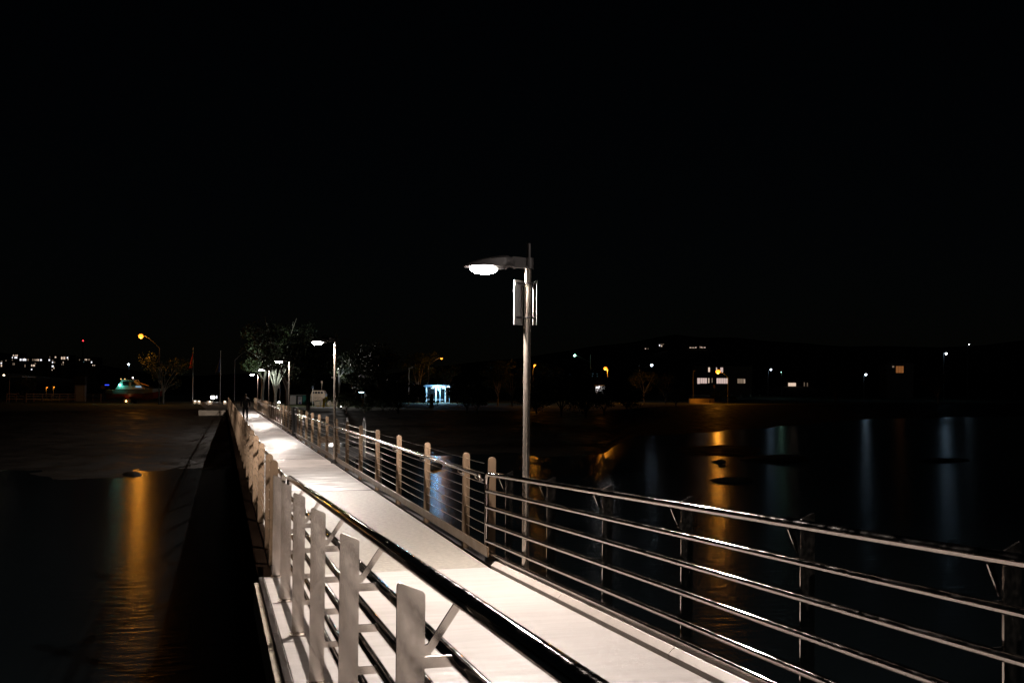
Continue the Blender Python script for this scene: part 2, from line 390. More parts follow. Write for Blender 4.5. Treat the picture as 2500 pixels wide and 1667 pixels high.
def tube_railing(side, yposts, label):
    px0 = 3.14 if side > 0 else .53; xr = 3.07 if side > 0 else .725; inn = 3.14 if side > 0 else .62
    rl = thing('tube_railing', label, 'railing', (xr, Y0, 0))
    sx = lambda x: x-xr
    Z = lambda y, h: rz(y)+h
    pm = None; bmh = None; RH = (.83,.637,.437,.235) if side > 0 else (.835,.645,.45,.25); H1 = 1.035 if side > 0 else 1.04; H6 = .097 if side > 0 else .107
    for y in yposts:
        if pm is None:
            hi, lo = 1.090, 1.058
            poly = [(0, .02), (.09, .02), (.09, lo-.008), (.084, lo-.001), (.076, lo+.002), (.014, hi-.003), (.006, hi-.001), (0, hi-.010)]
            if side > 0: poly = [(.09-a_, b_) for a_, b_ in poly]
            o = MB().prism(poly, 1, -.006, .006).box((-.012, -.05, .004), (.102, .05, .019)).build('plate_post', MT['steel'], rl, bev=.0018); pm = o.data
            mb = MB(); s = -1 if side > 0 else 1; x0 = 0 if side > 0 else .09; dx = abs(inn-xr)
            mb.bar((x0-s*.003, 0, .872), (x0+s*.018, 0, .876), .010, .034).bar((x0+s*.012, 0, .873), (x0+s*dx, 0, H1-.030), .010, .026)
            bmh = mb.build('handrail_bracket', MT['steel'], rl, bev=.002)
            stb = []
            for h in RH: stb.append(MB().box((min(x0-s*.003, x0+s*(dx-.018)), -.005, h-.018), (max(x0-s*.003, x0+s*(dx-.018)), .005, h+.018)).build('rail_stub', MT['steel'], o))
            first = (o, bmh)
        else:
            first = []
            for src in (o, bmh):
                c = bpy.data.objects.new(src.name.split('.')[0], src.data); COL.objects.link(c); c.parent = rl
                if src is o:
                    for q in stb: d_ = q.copy(); COL.objects.link(d_); d_.parent = c
                first.append(c)
        for c in first: c.location = (sx(px0), y-Y0, rz(y))
    ya, yb = (11.46 if side > 0 else 11.22), YE
    R = .0305
    a = 0
    def ln(y, h): return (0, y-Y0, Z(y, h))
    seg = lambda h, y_s, n=10: [ln(y_s+(yb-y_s)*k/n, h) for k in range(n+1)]
    # outer loop: handrail, rounded corner, end bar, bottom rail in one bent tube
    loop = list(reversed(seg(H1, ya-.12))) + [ln(ya-.05, H1-.01), ln(ya-.012, .985), ln(ya, .92), ln(ya, .6), ln(ya, .25), ln(ya-.012, .17), ln(ya-.05, H6+.013), ln(ya-.12, H6)] + seg(H6, ya-.2)
    k = 11
    MB().tube(loop[:k+3], [R]*(k)+[.028]*3, 18).build('handrail', MT['tube'], rl, smooth=True)
    MB().tube(loop[k+2:], .0235, 16).build('end_bar_and_bottom_rail', MT['tube'], rl, smooth=True)
    for h in RH:
        MB().tube(seg(h, ya), .0235, 16).build('rail', MT['tube'], rl, smooth=True)
    return rl
tube_railing(1, [(10.75-1.484*k)*1.013 for k in range(13)], 'polished steel tube railing with dark plate posts on the right of the ramp')
tube_railing(-1, [10.78-1.545*k for k in range(13)], 'polished steel tube railing with bright plate posts on the left of the ramp')

# ------------------------------------------------------------------ bridge lamps
def led_light(name, loc, power, color=(1,.885,.80), rad=.055):
    L = bpy.data.lights.new(name, 'POINT'); L.energy = power; L.color = color; L.shadow_soft_size = rad; L.use_nodes = True
    t = L.node_tree; em = t.nodes['Emission']; tc = t.nodes.new('ShaderNodeTexCoord'); sp = t.nodes.new('ShaderNodeSeparateXYZ')
    ab = t.nodes.new('ShaderNodeMath'); ab.operation = 'MULTIPLY'; ab.inputs[1].default_value = LSIGN
    mx = t.nodes.new('ShaderNodeMath'); mx.operation = 'MAXIMUM'; mx.inputs[1].default_value = .02
    pw = t.nodes.new('ShaderNodeMath'); pw.operation = 'POWER'; pw.inputs[1].default_value = -1.8
    mr = t.nodes.new('ShaderNodeMapRange'); mr.interpolation_type = 'SMOOTHSTEP'; mr.inputs[1].default_value = .13; mr.inputs[2].default_value = .36
    mu = t.nodes.new('ShaderNodeMath'); mu.operation = 'MULTIPLY'
    t.links.new(tc.outputs['Normal'], sp.inputs[0]); t.links.new(sp.outputs['Z'], ab.inputs[0]); t.links.new(ab.outputs[0], mx.inputs[0])
    t.links.new(mx.outputs[0], pw.inputs[0]); t.links.new(ab.outputs[0], mr.inputs[0]); t.links.new(pw.outputs[0], mu.inputs[0]); t.links.new(mr.outputs[0], mu.inputs[1])
    t.links.new(mu.outputs[0], em.inputs['Strength'])
    o = bpy.data.objects.new(name, L); COL.objects.link(o); o.location = loc; return o
LSIGN = -1.0
def bridge_lamp(x, y, zb, label, panel=False, power=150, base_plate=True, inner=-1):
    t = thing('bridge_lamp', label, 'street lamp', (x, y, zb), 0, 'lamps along the right side of the bridge')
    MB().tube([(0,0,0), (0,0,3.44)], .038, 20).build('pole', MT['pole'], t, smooth=True)
    MB().tube([(0.01,0,3.44), (0.01,0,3.60)], .022, 12).build('pole_tip', MT['cast'], t, smooth=True)
    mb = MB().box((-.09, -.09, 0), (.09, .09, .015)).tube([(0,0,.015), (0,0,.10)], [.06, .042], 16)
    for sx in (-1, 1):
        for sy in (-1, 1): mb.tube([(sx*.07, sy*.07, .01), (sx*.07, sy*.07, .045)], .009, 6)
    mb.build('base_plate', MT['cast'], t)
    # clamp and arm
    mb = MB().tube([(0.005,0,3.325), (0.005,0,3.44)], .056, 20)
    mb.prism([(-.02, 3.33), (-.02, 3.438), (-.17, 3.446), (-.21, 3.43), (-.21, 3.345), (-.17, 3.332)], 1, -.038, .038)
    mb.tube([(-.155, -.046, 3.39), (-.155, .046, 3.39)], .038, 16).tube([(-.155, -.052, 3.39), (-.155, .052, 3.39)], .016, 10)
    for z in (3.36, 3.41): mb.tube([(0.0, -.062, z), (0.0, .062, z)], .010, 8)
    mb.build('arm_clamp', MT['cast'], t, smooth=True)
    hd = MB()
    sect = [(-.17, .035, 3.345, 3.435), (-.24, .07, 3.315, 3.455), (-.30, .10, 3.308, 3.452), (-.50, .115, 3.312, 3.415), (-.64, .10, 3.316, 3.37), (-.71, .05, 3.318, 3.335)]
    vs = []; n = 8
    for (xx, hw, z0, z1) in sect:
        for k in range(n):
            a = 2*math.pi*(k+.5)/n; ca = math.cos(a); sa = math.sin(a)
            q = lambda v: math.copysign(abs(v)**.5, v)
            vs.append((xx, hw*q(ca), (z0+z1)/2+(z1-z0)/2*q(sa)))
    fs = [tuple(range(n)), tuple(range(5*n+n-1, 5*n-1, -1))]
    for i in range(5):
        for k in range(n): fs.append((i*n+k, i*n+(k+1) % n, (i+1)*n+(k+1) % n, (i+1)*n+k))
    hd.add(vs, fs); head = hd.build('lamp_head', MT['cast'], t, smooth=True)
    ln = MB()
    ln.ell((0, 0, 0), (.150, .095, .062), 18, 7, 0)
    ln.v = [(a-.49, c, 3.309-e) for a, c, e in ln.v]
    ln.build('lens', MT['led'], head, smooth=True)
    L = led_light('lamp_light', (-.49, 0, 3.235), power); L.parent = t
    if panel:
        mb = MB().add([(-.165,-.03,2.72),(-.04,.055,2.72),(-.04,.055,3.20),(-.165,-.03,3.20),(-.162,-.034,2.72),(-.037,.051,2.72),(-.037,.051,3.20),(-.162,-.034,3.20)], [(0,1,2,3),(7,6,5,4),(0,4,5,1),(1,5,6,2),(2,6,7,3),(3,7,4,0)])
        mb.build('side_panel', MT['galv'], t)
        MB().box((.085, -.06, 2.72), (.089, .08, 3.20)).build('side_panel', MT['galvdark'], t)
        for z in (2.80, 3.17):
            MB().tube([(0,0,z-.008), (0,0,z+.008)], .043, 18).box((-.14, -.012, z-.01), (.086, .018, z+.01)).tube([(.05,-.03,z), (.075,-.03,z)], .012, 8).build('strap', MT['cast'], t)
    else:
        MB().tube([(-.03, -.05, 2.35), (-.10, -.07, 2.35)], .012, 8).build('sensor', MT['cast'], t)
    return t
bridge_lamp(3.14, 10.1, 0, 'largest lamp, tall stainless pole with flat panels strapped on it beside the ramp', True, power=930)
bridge_lamp(2.975, 27.4, 0, 'second lamp on the bridge, bolted to the deck edge at the right railing', power=570)
bridge_lamp(2.975, 46.7, 0, 'third bridge lamp, just beyond the dark gate in the right railing', power=400)
bridge_lamp(2.975, 67.5, 0, 'fourth bridge lamp, beside the walking person', power=400)
bridge_lamp(2.975, 89.0, 0, 'farthest bridge lamp, near the shore end of the bridge', power=400)
t = bridge_lamp(6.55, 6.5, 2.10, 'lamp on the pontoon off the right side of the ramp, just above the picture', power=70)
bridge_lamp(3.3, -6.2, .6, 'ramp lamp behind the camera beside the right tube railing', power=520)
MB().tube([(0,0,-5.7),(0,0,0)], .15, 12).build('pile', MT['pile'], t, smooth=True)

# ------------------------------------------------------------------ trees and shrubs
def blob_leaves(mb, c, r, n, size, rnd, hollow=.3):
    for _ in range(n):
        while True:
            p = Vector((rnd.uniform(-1,1), rnd.uniform(-1,1), rnd.uniform(-1,1)))
            if hollow < p.length < 1: break
        p = Vector((c[0]+p.x*r[0], c[1]+p.y*r[1], c[2]+p.z*r[2]))
        a = Vector((rnd.gauss(0,1), rnd.gauss(0,1), rnd.gauss(0,.7))).normalized(); b = a.cross(Vector((rnd.gauss(0,1), rnd.gauss(0,1), rnd.gauss(0,1)))).normalized()
        s1 = size*rnd.uniform(.6, 1.3); s2 = s1*rnd.uniform(.35, .6)
        mb.add([p-a*s1, p+b*s2, p+a*s1, p-b*s2], [(0,1,2,3)])
def grow(seed, H, spread, nlimb, rad, lean=0, base=.25, clumps=10, leaf=.16, per=150, droop=.0, cr=.2, fork=2):
    """returns trunk mesh and crown mesh builders of one tree of height H"""
    rnd = random.Random(seed); tk = MB(); cw = MB(); tips = []
    for i in range(nlimb):
        az = 2*math.pi*i/nlimb+rnd.uniform(-.5,.5); out = spread*rnd.uniform(.35, 1); hh = H*rnd.uniform(.72, 1.0)
        pts = [Vector((0,0,-.3))]; rr = [rad]
        st = H*base*rnd.uniform(.5, 1.1)
        for k in range(1, 8):
            u = k/7; z = hh*.92*u; o_ = 0 if z < st else out*((z-st)/(hh-st))**1.1
            pts.append(Vector((math.cos(az)*o_+lean*z+rnd.uniform(-.12,.12)*u*2, math.sin(az)*o_+rnd.uniform(-.12,.12)*u*2, z)))
            rr.append(rad*(1-.82*u)*(1 if z < st else .62))
        tk.tube(pts, rr, 7); tips.append(pts[-1])
        for f in range(fork):
            k = rnd.randint(3, 6); p0 = pts[k]; a2 = az+rnd.uniform(-1.3, 1.3); L = H*rnd.uniform(.12, .24)
            p2 = p0+Vector((math.cos(a2)*L*.9, math.sin(a2)*L*.9, L*.7)); pm = (p0+p2)/2+Vector((0,0,L*.1))
            tk.tube([p0, pm, p2], [rr[k]*.6, rr[k]*.42, rr[k]*.15], 5); tips.append(p2)
    for j in range(clumps):
        t_ = tips[j % len(tips)]; r_ = H*cr*rnd.uniform(.6, 1.25)
        blob_leaves(cw, (t_.x+rnd.uniform(-.5,.5)*r_, t_.y+rnd.uniform(-.5,.5)*r_, t_.z+rnd.uniform(-.5,.4)*r_-droop*r_), (r_, r_, r_*.75), per, leaf, rnd)
    return tk, cw
KINDS = {}
def kind(key, bark, leafm, **k):
    tk, cw = grow(**k); KINDS[key] = (tk, cw, bark, leafm, k['H'])
kind('gum', 'bark', 'leaf_dark', seed=3, H=14, spread=5.2, nlimb=9, rad=.21, base=.16, clumps=20, leaf=.17, per=70, cr=.10, fork=6)
kind('gum2', 'bark', 'leaf', seed=11, H=10, spread=3.0, nlimb=5, rad=.20, clumps=20, leaf=.17, per=150, cr=.14, fork=2)
kind('slim', 'bark', 'leaf_dark', seed=14, H=10, spread=1.2, nlimb=2, rad=.22, base=.6, clumps=7, leaf=.17, per=90, cr=.12, fork=1)
kind('park', 'bark', 'leaf', seed=21, H=8, spread=3.4, nlimb=6, rad=.17, base=.3, clumps=16, leaf=.16, per=140, cr=.17, fork=3)
kind('dark', 'bark_dark', 'leaf_dark', seed=5, H=9, spread=2.6, nlimb=5, rad=.24, clumps=26, leaf=.2, per=170, cr=.17, fork=2)
kind('mangrove', 'bark_dark', 'leaf_dark', seed=8, H=4.5, spread=3.2, nlimb=7, rad=.11, base=.12, clumps=30, leaf=.16, per=150, cr=.26, droop=.5, fork=1)
kind('mangrove2', 'bark_dark', 'leaf_dark', seed=18, H=4.0, spread=2.6, nlimb=8, rad=.09, base=.1, clumps=26, leaf=.15, per=150, cr=.27, droop=.4, fork=1)
kind('bush', 'bark_dark', 'leaf', seed=9, H=2.2, spread=1.5, nlimb=6, rad=.05, base=.1, clumps=16, leaf=.13, per=110, cr=.28, droop=.5, fork=0)
MESH = {}
def tree(key, px, yb, ph, name, label, cat='tree', rz=0.0, group=None, d=None):
    """tree whose foot stands at photo (px,yb) on the lawn, ph photo pixels tall"""
    p = G(px, yb, ZL) if d is None else None
    if d is not None:
        q = A(px, 950, d); p = Vector((q.x, q.y, ZL))
    dist = (p-CAM).dot(FW); H = ph*dist/FPX; tk, cw, bk, lf, H0 = KINDS[key]
    if key not in MESH:
        a = tk.build('trunk', MT[bk], smooth=True); b = cw.build('crown', MT[lf]); MESH[key] = (a.data, b.data)
        bpy.data.objects.remove(a); bpy.data.objects.remove(b)
    t = thing(name, label, cat, p, rz, group); t.scale = (H/H0,)*3
    for nm, me in zip(('trunk', 'crown'), MESH[key]):
        o = bpy.data.objects.new(nm, me); COL.objects.link(o); o.parent = t
    return t
tree('gum', 672, 985.5, 235, 'gum_tree', 'tall gum with pale floodlit limbs behind the far end of the bridge', rz=.4)
tree('gum2', 640, 985, 205, 'gum_tree', 'thin gum tree left of the tall floodlit one, mostly in the dark', rz=2.0)
tree('dark', 752, 1001, 175, 'dark_tree', 'black tree trunk and crown in front of the teal kiosk', rz=1.0)
tree('park', 398, 986, 122, 'park_tree', 'small many stemmed tree at the bow of the parked boat')
tree('slim', 827, 996, 150, 'paperbark_tree', 'slim white trunk lit in patches right behind the second bridge lamp', rz=.2)
tree('dark', 700, 989, 190, 'dark_tree', 'broad dark tree behind the white square sign', rz=3.0)
tree('dark', 870, 992, 130, 'dark_tree', 'dark tree beside the scaffold frame', rz=2.0)
tree('dark', 925, 994, 150, 'dark_tree', 'dark tree between the scaffold frame and the white lit pole', rz=4.1)
tree('gum2', 1020, 982, 130, 'park_tree', 'orange flecked tree behind the left end of the bus shelter', rz=1.1)
tree('park', 1090, 981, 95, 'park_tree', 'orange flecked tree behind the right end of the bus shelter', rz=2.2)
tree('gum2', 1215, 990, 118, 'gum_tree', 'gum tree lit orange on the far shore left of the big lamp pole', rz=.9)
tree('park', 1250, 992, 100, 'gum_tree', 'smaller gum touching the orange lit one at the big lamp pole', rz=2.9)
tree('mangrove', 972, 1004, 80, 'mangrove_tree', 'round black mangrove directly left of the bus shelter', rz=.5)
tree('mangrove2', 1140, 1004, 72, 'mangrove_tree', 'round black mangrove directly right of the bus shelter', rz=.5)
tree('mangrove2', 1165, 1006, 62, 'mangrove_tree', 'low black mangrove between bus shelter and orange lit gum', rz=2.5)
for i, (x, yb, h, k_, lb) in enumerate([(845,1006,50,'mangrove2','low dark mangrove just right of the second bridge lamp'),(890,1006,42,'mangrove','low dark mangrove under the scaffold frame'),(935,1006,50,'mangrove2','low dark mangrove below the white lit pole'),
        (1310,1006,75,'mangrove','mangrove just right of the big lamp pole'),(1370,1010,98,'mangrove2','tall rounded mangrove under the green lamp'),(1430,1012,112,'mangrove','tallest black mangrove left of the white lit toilet block'),
        (1475,1010,62,'mangrove2','low mangrove in front of the white lit toilet block'),(1530,1002,70,'mangrove','mangrove right of the white lit toilet block'),(1650,992,45,'mangrove2','small mangrove at the left edge of the orange yard')]):
    tree(k_, x, yb, h, 'mangrove_tree', lb, rz=i*1.3, group='mangroves along the shore')
tree('park', 1572, 984, 82, 'park_tree', 'rounded tree tinged orange under the arm of the white street lamp', rz=.6)
tree('park', 1625, 986, 75, 'park_tree', 'dark rounded tree left of the orange yard', rz=1.6)
tree('bush', 1756, 981, 34, 'shrub', 'orange lit shrub at the foot of the sign post', 'shrub')
tree('bush', 1785, 978, 14, 'shrub', 'low orange lit shrub at the foot of the curved street lamp', 'shrub', rz=1)
tree('bush', 1748, 980, 18, 'shrub', 'low orange lit shrub at the right edge of the yard', 'shrub', rz=2)
tree('park', 2290, 985, 75, 'park_tree', 'dark tree below the white lamp with the long bent arm', rz=2)
tree('dark', 2040, 982, 80, 'dark_tree', 'black tree between the house with amber windows and the grey lamp post', rz=1)
tree('dark', 60, 985, 60, 'dark_tree', 'black tree behind the timber rail fence at the left', rz=1)
tree('dark', 1340, 985, 95, 'dark_tree', 'black tree left of the green lamp', rz=2.4)

# ------------------------------------------------------------------ street lamps of the shore
def pos(px, yb, z=ZL): return G(px, yb, z)
def mpp(p): return (p-CAM).dot(FW)/FPX
def bulb_light(parent, loc, col, power, rad=.12):
    L = bpy.data.lights.new('lamp_light', 'POINT'); L.energy = power; L.color = col; L.shadow_soft_size = rad
    o = bpy.data.objects.new('lamp_light', L); COL.objects.link(o); o.location = loc; o.parent = parent; return o
def street_lamp(px, yb, hx, hy, label, col='orange', power=600, polem='galvdark', style='arc', bulb=.22, lit=True, dist=None):
    p = pos(px, yb) if dist is None else None
    if p is None:
        q = A(px, 950, dist); p = Vector((q.x, q.y, ZL))
    k = mpp(p); d = (p-CAM).dot(FW); h = A(hx, hy, d); h = h-p; H = h.z
    t = thing('street_lamp', label, 'street lamp', p)
    hh = Vector((h.x, h.y, 0)); L = hh.length
    mb = MB(); r = .09
    if style == 'arc':
        pts = [(0,0,0), (0,0,H*.82)]+[(h.x*u, h.y*u, H*.82+(H*.19)*math.sin(u*math.pi/2)) for u in (.08,.2,.4,.65,.9)]
        mb.tube(pts, [r, r*.8]+[r*.55]*5, 8)
    elif style == 'arm':
        mb.tube([(0,0,0), (0,0,H*1.02)], [r, r*.7], 8).tube([(0,0,H*.86), (h.x*.95, h.y*.95, H*1.0)], r*.5, 6)
    else:
        mb.tube([(0,0,0), (0,0,H*.97)], [r, r*.7], 8).tube([(0,0,H*.96), (h.x, h.y, H+.02)], r*.5, 6)
    mb.build('pole', MT[polem], t, smooth=True)
    MB().ell((h.x, h.y, H+.03), (.42, .22, .14), 12, 6, -.2).build('lamp_head', MT['galvdark'], t, smooth=True)
    if lit:
        c = {'orange': (1,.34,.03), 'white': (.38,.68,1), 'green': (.5,1,.75), 'neutral': (1,.93,.86)}[col]
        MB().ell((h.x, h.y, H-.03), (bulb*1.15, bulb*1.15, bulb), 12, 8, -1).build('lens', MT['lamp_'+col.replace('neutral', 'white')], t, smooth=True)
        bulb_light(t, (h.x, h.y, H-.12-bulb), c, power, .18)
    return t
street_lamp(388, 986, 344, 820, 'sodium street lamp glowing orange high over the parked boat', 'orange', 720, bulb=.30)
street_lamp(572, 980, 607, 858, 'unlit grey street lamp with a long curved arm near the end of the bridge', lit=False, polem='galv')
street_lamp(1045, 983, 1078, 874, 'orange street lamp hanging among dark trees above the bus shelter', 'orange', 260, bulb=.2)
street_lamp(1300, 991, 1306, 890, 'small orange street lamp just right of the big lamp pole', 'orange', 330, bulb=.14)
street_lamp(1441, 984, 1403, 867, 'green tinted street lamp, highest light over the mangroves', 'green', 80, bulb=.22, style='arm')
street_lamp(1483, 982.5, 1478, 899, 'straight orange street lamp behind the white lit toilet block', 'orange', 1500, bulb=.34, style='post')
street_lamp(1560, 978, 1591, 891, 'white street lamp on a slanting arm above the rounded tree', 'white', 50, bulb=.3, style='arm')
street_lamp(1777, 985.5, 1753, 907, 'orange street lamp on a hooked pole in front of the house with lit windows', 'orange', 1300, bulb=.42)
street_lamp(1875, 974, 1882, 902, 'white street lamp on a pale post right of the pillar fence', 'white', 105, bulb=.32, style='post', polem='galv')
street_lamp(2109, 977, 2114, 914, 'white street lamp on a short grey post standing alone by the far road', 'white', 105, bulb=.34, style='post', polem='galv')
street_lamp(2304, 978, 2310, 863, 'bright bluish street lamp with a long bent arm at the far right', 'white', 210, bulb=.36, style='arm', polem='galv')
street_lamp(2362, 978, 2366, 840, 'faint white street lamp highest at the far right', 'white', 15, bulb=.2, style='post')
street_lamp(1692, 984, 1695, 906, 'thin unlit lamp post at the left corner of the orange yard', lit=False, style='post')
street_lamp(1797, 975, 1790, 944, 'short unlit path lamp right of the hooked orange lamp', lit=False, style='post', polem='timber')
street_lamp(1908, 974, 1907, 908, 'tiny green lamp right of the white lamp on the pale post', 'green', 120, bulb=.12, style='post')
street_lamp(998, 990, 1009, 896, 'white pole lit along its upper half left of the bus shelter', lit=False, style='post', polem='white')
street_lamp(112, 975, 115, 945, 'tiny amber lamp over the timber rail fence, left one of the pair', 'orange', 40, bulb=.10, style='post')
street_lamp(130, 975, 132, 944, 'tiny amber lamp over the timber rail fence, right one of the pair', 'orange', 40, bulb=.10, style='post')
street_lamp(314, 980, 314, 889, 'pair height bluish lamp above the parked boat, below the sodium lamp', 'white', 100, bulb=.26, style='post', dist=300)
street_lamp(816.5, 991.5, 817, 900, 'added fill lamp hidden behind the pole of the second bridge lamp', 'neutral', 1300, bulb=.07, style='post')  # added lamp with no visible source, brightens the kiosk, vehicle and bollards
# spotlight on the floodlit gum tree
def floodlight(px, yb, label, col, power, zup=.25, aim=None, size=.14):
    p = pos(px, yb); t = thing('floodlight', label, 'floodlight', p)
    MB().box((-.10,-.10,0), (.10,.10,zup)).build('housing', MT['black'], t, bev=.01)
    MB().ell((0,0,zup), (size, size, size*.6), 10, 5, 0).build('lens', MT['led'], t, smooth=True)
    L = bpy.data.lights.new('lamp_light', 'SPOT'); L.energy = power; L.color = col; L.spot_size = math.radians(95); L.spot_blend = .6; L.shadow_soft_size = .1
    o = bpy.data.objects.new('lamp_light', L); COL.objects.link(o); o.location = (0,0,zup+.15); o.parent = t
    if aim is None: aim = (0,0,1)
    o.rotation_euler = Vector(aim).to_track_quat('-Z', 'Y').to_euler(); return t
floodlight(681, 986.6, 'ground floodlight under the pale gum tree', (.85,1,.9), 3600, aim=(-.10,.30,1))
floodlight(833, 997.3, 'ground floodlight at the foot of the slim white trunk', (.8,.88,1), 900, aim=(-.05,.14,1), size=.06)

# ------------------------------------------------------------------ flagpoles, signs, blocks
def flagpole(px, yb, yt, xt, label, fc):
    p = pos(px, yb); k = mpp(p); H = (yb-yt)*k
    t = thing('flagpole', label, 'flagpole', p, 0)
    MB().tube([(0,0,0), (0,0,H)], [.06, .035], 10).ell((0,0,H+.05), (.07,.07,.07), 10, 6).build('pole', MT['white'], t, smooth=True)
    mb = MB(); n = 12; zt = H-.75; dx = -Vector((RT.x, RT.y, 0)).normalized(); rnd = random.Random(px)
    for j in range(n+1):
        v = j/n
        for i in range(5):
            u = i/4; wdt = (.10+.62*v**1.3)*u; z = zt-v*1.95-.25*u*v
            q = dx*wdt; mb.v.append((q.x, q.y+.10*math.sin(5*u+3*v), z))
    for j in range(n):
        for i in range(4): a = j*5+i; mb.f.append((a, a+1, a+6, a+5))
    f = mb.build('flag', fc, t, smooth=True)
    md = f.modifiers.new('thick', 'SOLIDIFY'); md.thickness = .01
    return t
flagpole(470, 986, 851, 474, 'white flagpole with a red flag hanging limp', mat('red_flag', (.55,.06,.03), .8))
flagpole(537, 988, 858, 541, 'white flagpole with a dark blue flag hanging limp, next to the bridge end', mat('blue_flag', (.03,.05,.16), .8))
def lit_block(px, yb, label, wpx=8):
    p = pos(px, yb); k = mpp(p); w_ = wpx*k
    t = thing('stone_block', label, 'stone block', p)
    MB().box((-w_/2, -.3, 0), (w_/2, .3, .5)).build('block', MT['stone'], t, bev=.03)
    MB().box((-.10, -.34, .40), (.10, -.305, .46)).build('lamp', MT['led2'], t)
    bulb_light(t, (0, -.5, .40), (1,.88,.75), 5, .04)
MT['led2'] = emis('small_led', (1,.88,.75), 5)
lit_block(476, 986, 'lit sandstone block right at the foot of the red flag pole')
lit_block(486, 986.5, 'lit sandstone block second from the red flag pole')
lit_block(512, 987.5, 'lit sandstone block midway between the two flagpoles', 13)
lit_block(549, 987.5, 'lit sandstone block between the dark blue flag and the bridge railing')
t = thing('work_light', 'very bright white work light low between the two flagpoles', 'light', pos(520, 981))
MB().tube([(0,0,0),(0,0,.6)], .04, 6).build('stand', MT['galv'], t); MB().box((-.38,-.1,.55), (.28,0,1.0)).build('lamp_panel', emis('work_lamp', (1,.97,.93), 10), t, bev=.03)
MB().box((.5,-.1,.6), (.62,0,1.0)).build('lamp_panel', emis('work_lamp_small', (.9,.95,1), 5), t, bev=.02)
bulb_light(t, (-.05,-.3,.8), (1,.97,.93), 90)
def sign(px, yb, x0, y0, x1, y1, label, panel, polem='galv', name='sign', txt=None):
    p = pos(px, yb); k = mpp(p); z = lambda y: (yb-y)*k; x = lambda a: (a-px)*k
    rzv = -TH; t = thing(name, label, 'sign', p, rzv)
    MB().tube([(0,0,0), (0,0,z(y0)+.02)], .035, 8).build('pole', MT[polem], t, smooth=True)
    MB().box((x(x0), -.055, z(y1)), (x(x1), -.036, z(y0))).build('panel', panel, t, bev=.004)
    return t
SW = mat('sign_white', (.7,.72,.72), .5, emit=None); SO = mat('sign_buff', (.5,.3,.14), .6); SB = mat('sign_blue', (.35,.45,.6), .5, var=.5, vscale=3)
sign(683, 984, 674, 937, 683, 948, 'white square sign on a pole under the pale gum limbs', SW, 'white')
sign(763, 991, 761, 938, 765.5, 949, 'narrow parking sign on a white pole in front of the tan vehicle', SB, 'white')
sign(253, 976, 246, 941, 257, 949, 'orange lit buff sign left of the parked boat', SO, 'timber')
sign(1744, 981, 1741, 939, 1746, 947, 'orange lit small sign on a post by the orange shrub', SO, 'timber')
sign(1771, 978, 1770, 947, 1773, 953, 'small red marker on a dark post beside the hooked lamp', mat('red_marker', (.5,.08,.04), .6), 'black')
t = thing('marker_post', 'thin plain pale post left of the white square sign', 'post', pos(638, 977)); MB().tube([(0,0,0),(0,0,1.75)], .045, 8).box((-.05,-.05,0), (.05,.05,.05)).build('post', MT['galv'], t)
# yellow bollards, hoops
def simple(name, label, cat, p, bm, m, group=None, rzv=-TH, bev=0, smooth=False):
    o = bm.build(name, m, None, loc=p, rz=rzv, bev=bev, smooth=smooth); return tag(o, label, cat, group)
for x, yb, h, lb in ((790.5,994,22,'fat yellow bollard left of the second bridge lamp, front one'),(796,992,24,'yellow bollard just behind the fat one left of the second bridge lamp'),(884.5,992,19,'yellow bollard alone beside the scaffold frame')):
    p = pos(x, yb); k = mpp(p)
    simple('bollard', lb, 'bollard', p, MB().tube([(0,0,0),(0,0,h*k*.93),(0,0,h*k*.98),(0,0,h*k)], [.15,.15,.13,.07], 14), MT['yellow'], 'yellow bollards', smooth=True)
for x, lb in ((775,'bike hoop left of the yellow bollards'),(788,'bike hoop behind the fat yellow bollard'),(802,'bike hoop right of the yellow bollards')):
    p = pos(x, 993); k = mpp(p); w_ = 6*k; h = 14*k
    simple('bike_hoop', lb, 'bike rack', p, MB().tube([(-w_,0,0),(-w_,0,h*.6)]+[(-w_*math.cos(a), 0, h*.6+h*.4*math.sin(a)) for a in (.4,.8,1.2,1.57,1.94,2.34,2.74)]+[(w_,0,h*.6),(w_,0,0)], .035, 6), MT['galv'], 'bike hoops by the kerb', smooth=True)
for x, lb in ((776,'yellow kerb stop left of the bollards'),(784,'yellow kerb stop touching the fat bollard'),(801,'yellow kerb stop right of the bollards')):
    simple('wheel_stop', lb, 'wheel stop', pos(x, 992.5), MB().prism([(-.18,0),(-.14,.12),(.14,.12),(.18,0)], 1, -.1, .1), MT['yellow'], 'yellow kerb stops')
t = thing('low_wall', 'low pale wall behind the bike hoops', 'wall', pos(790, 990.5), -TH)
MB().box((-1.3,0,0), (3.4,.2,.68)).build('wall', MT['stone'], t, bev=.02); MB().box((-1.33,-.03,.68), (3.43,.23,.74)).build('coping', MT['galvdark'], t, bev=.01)
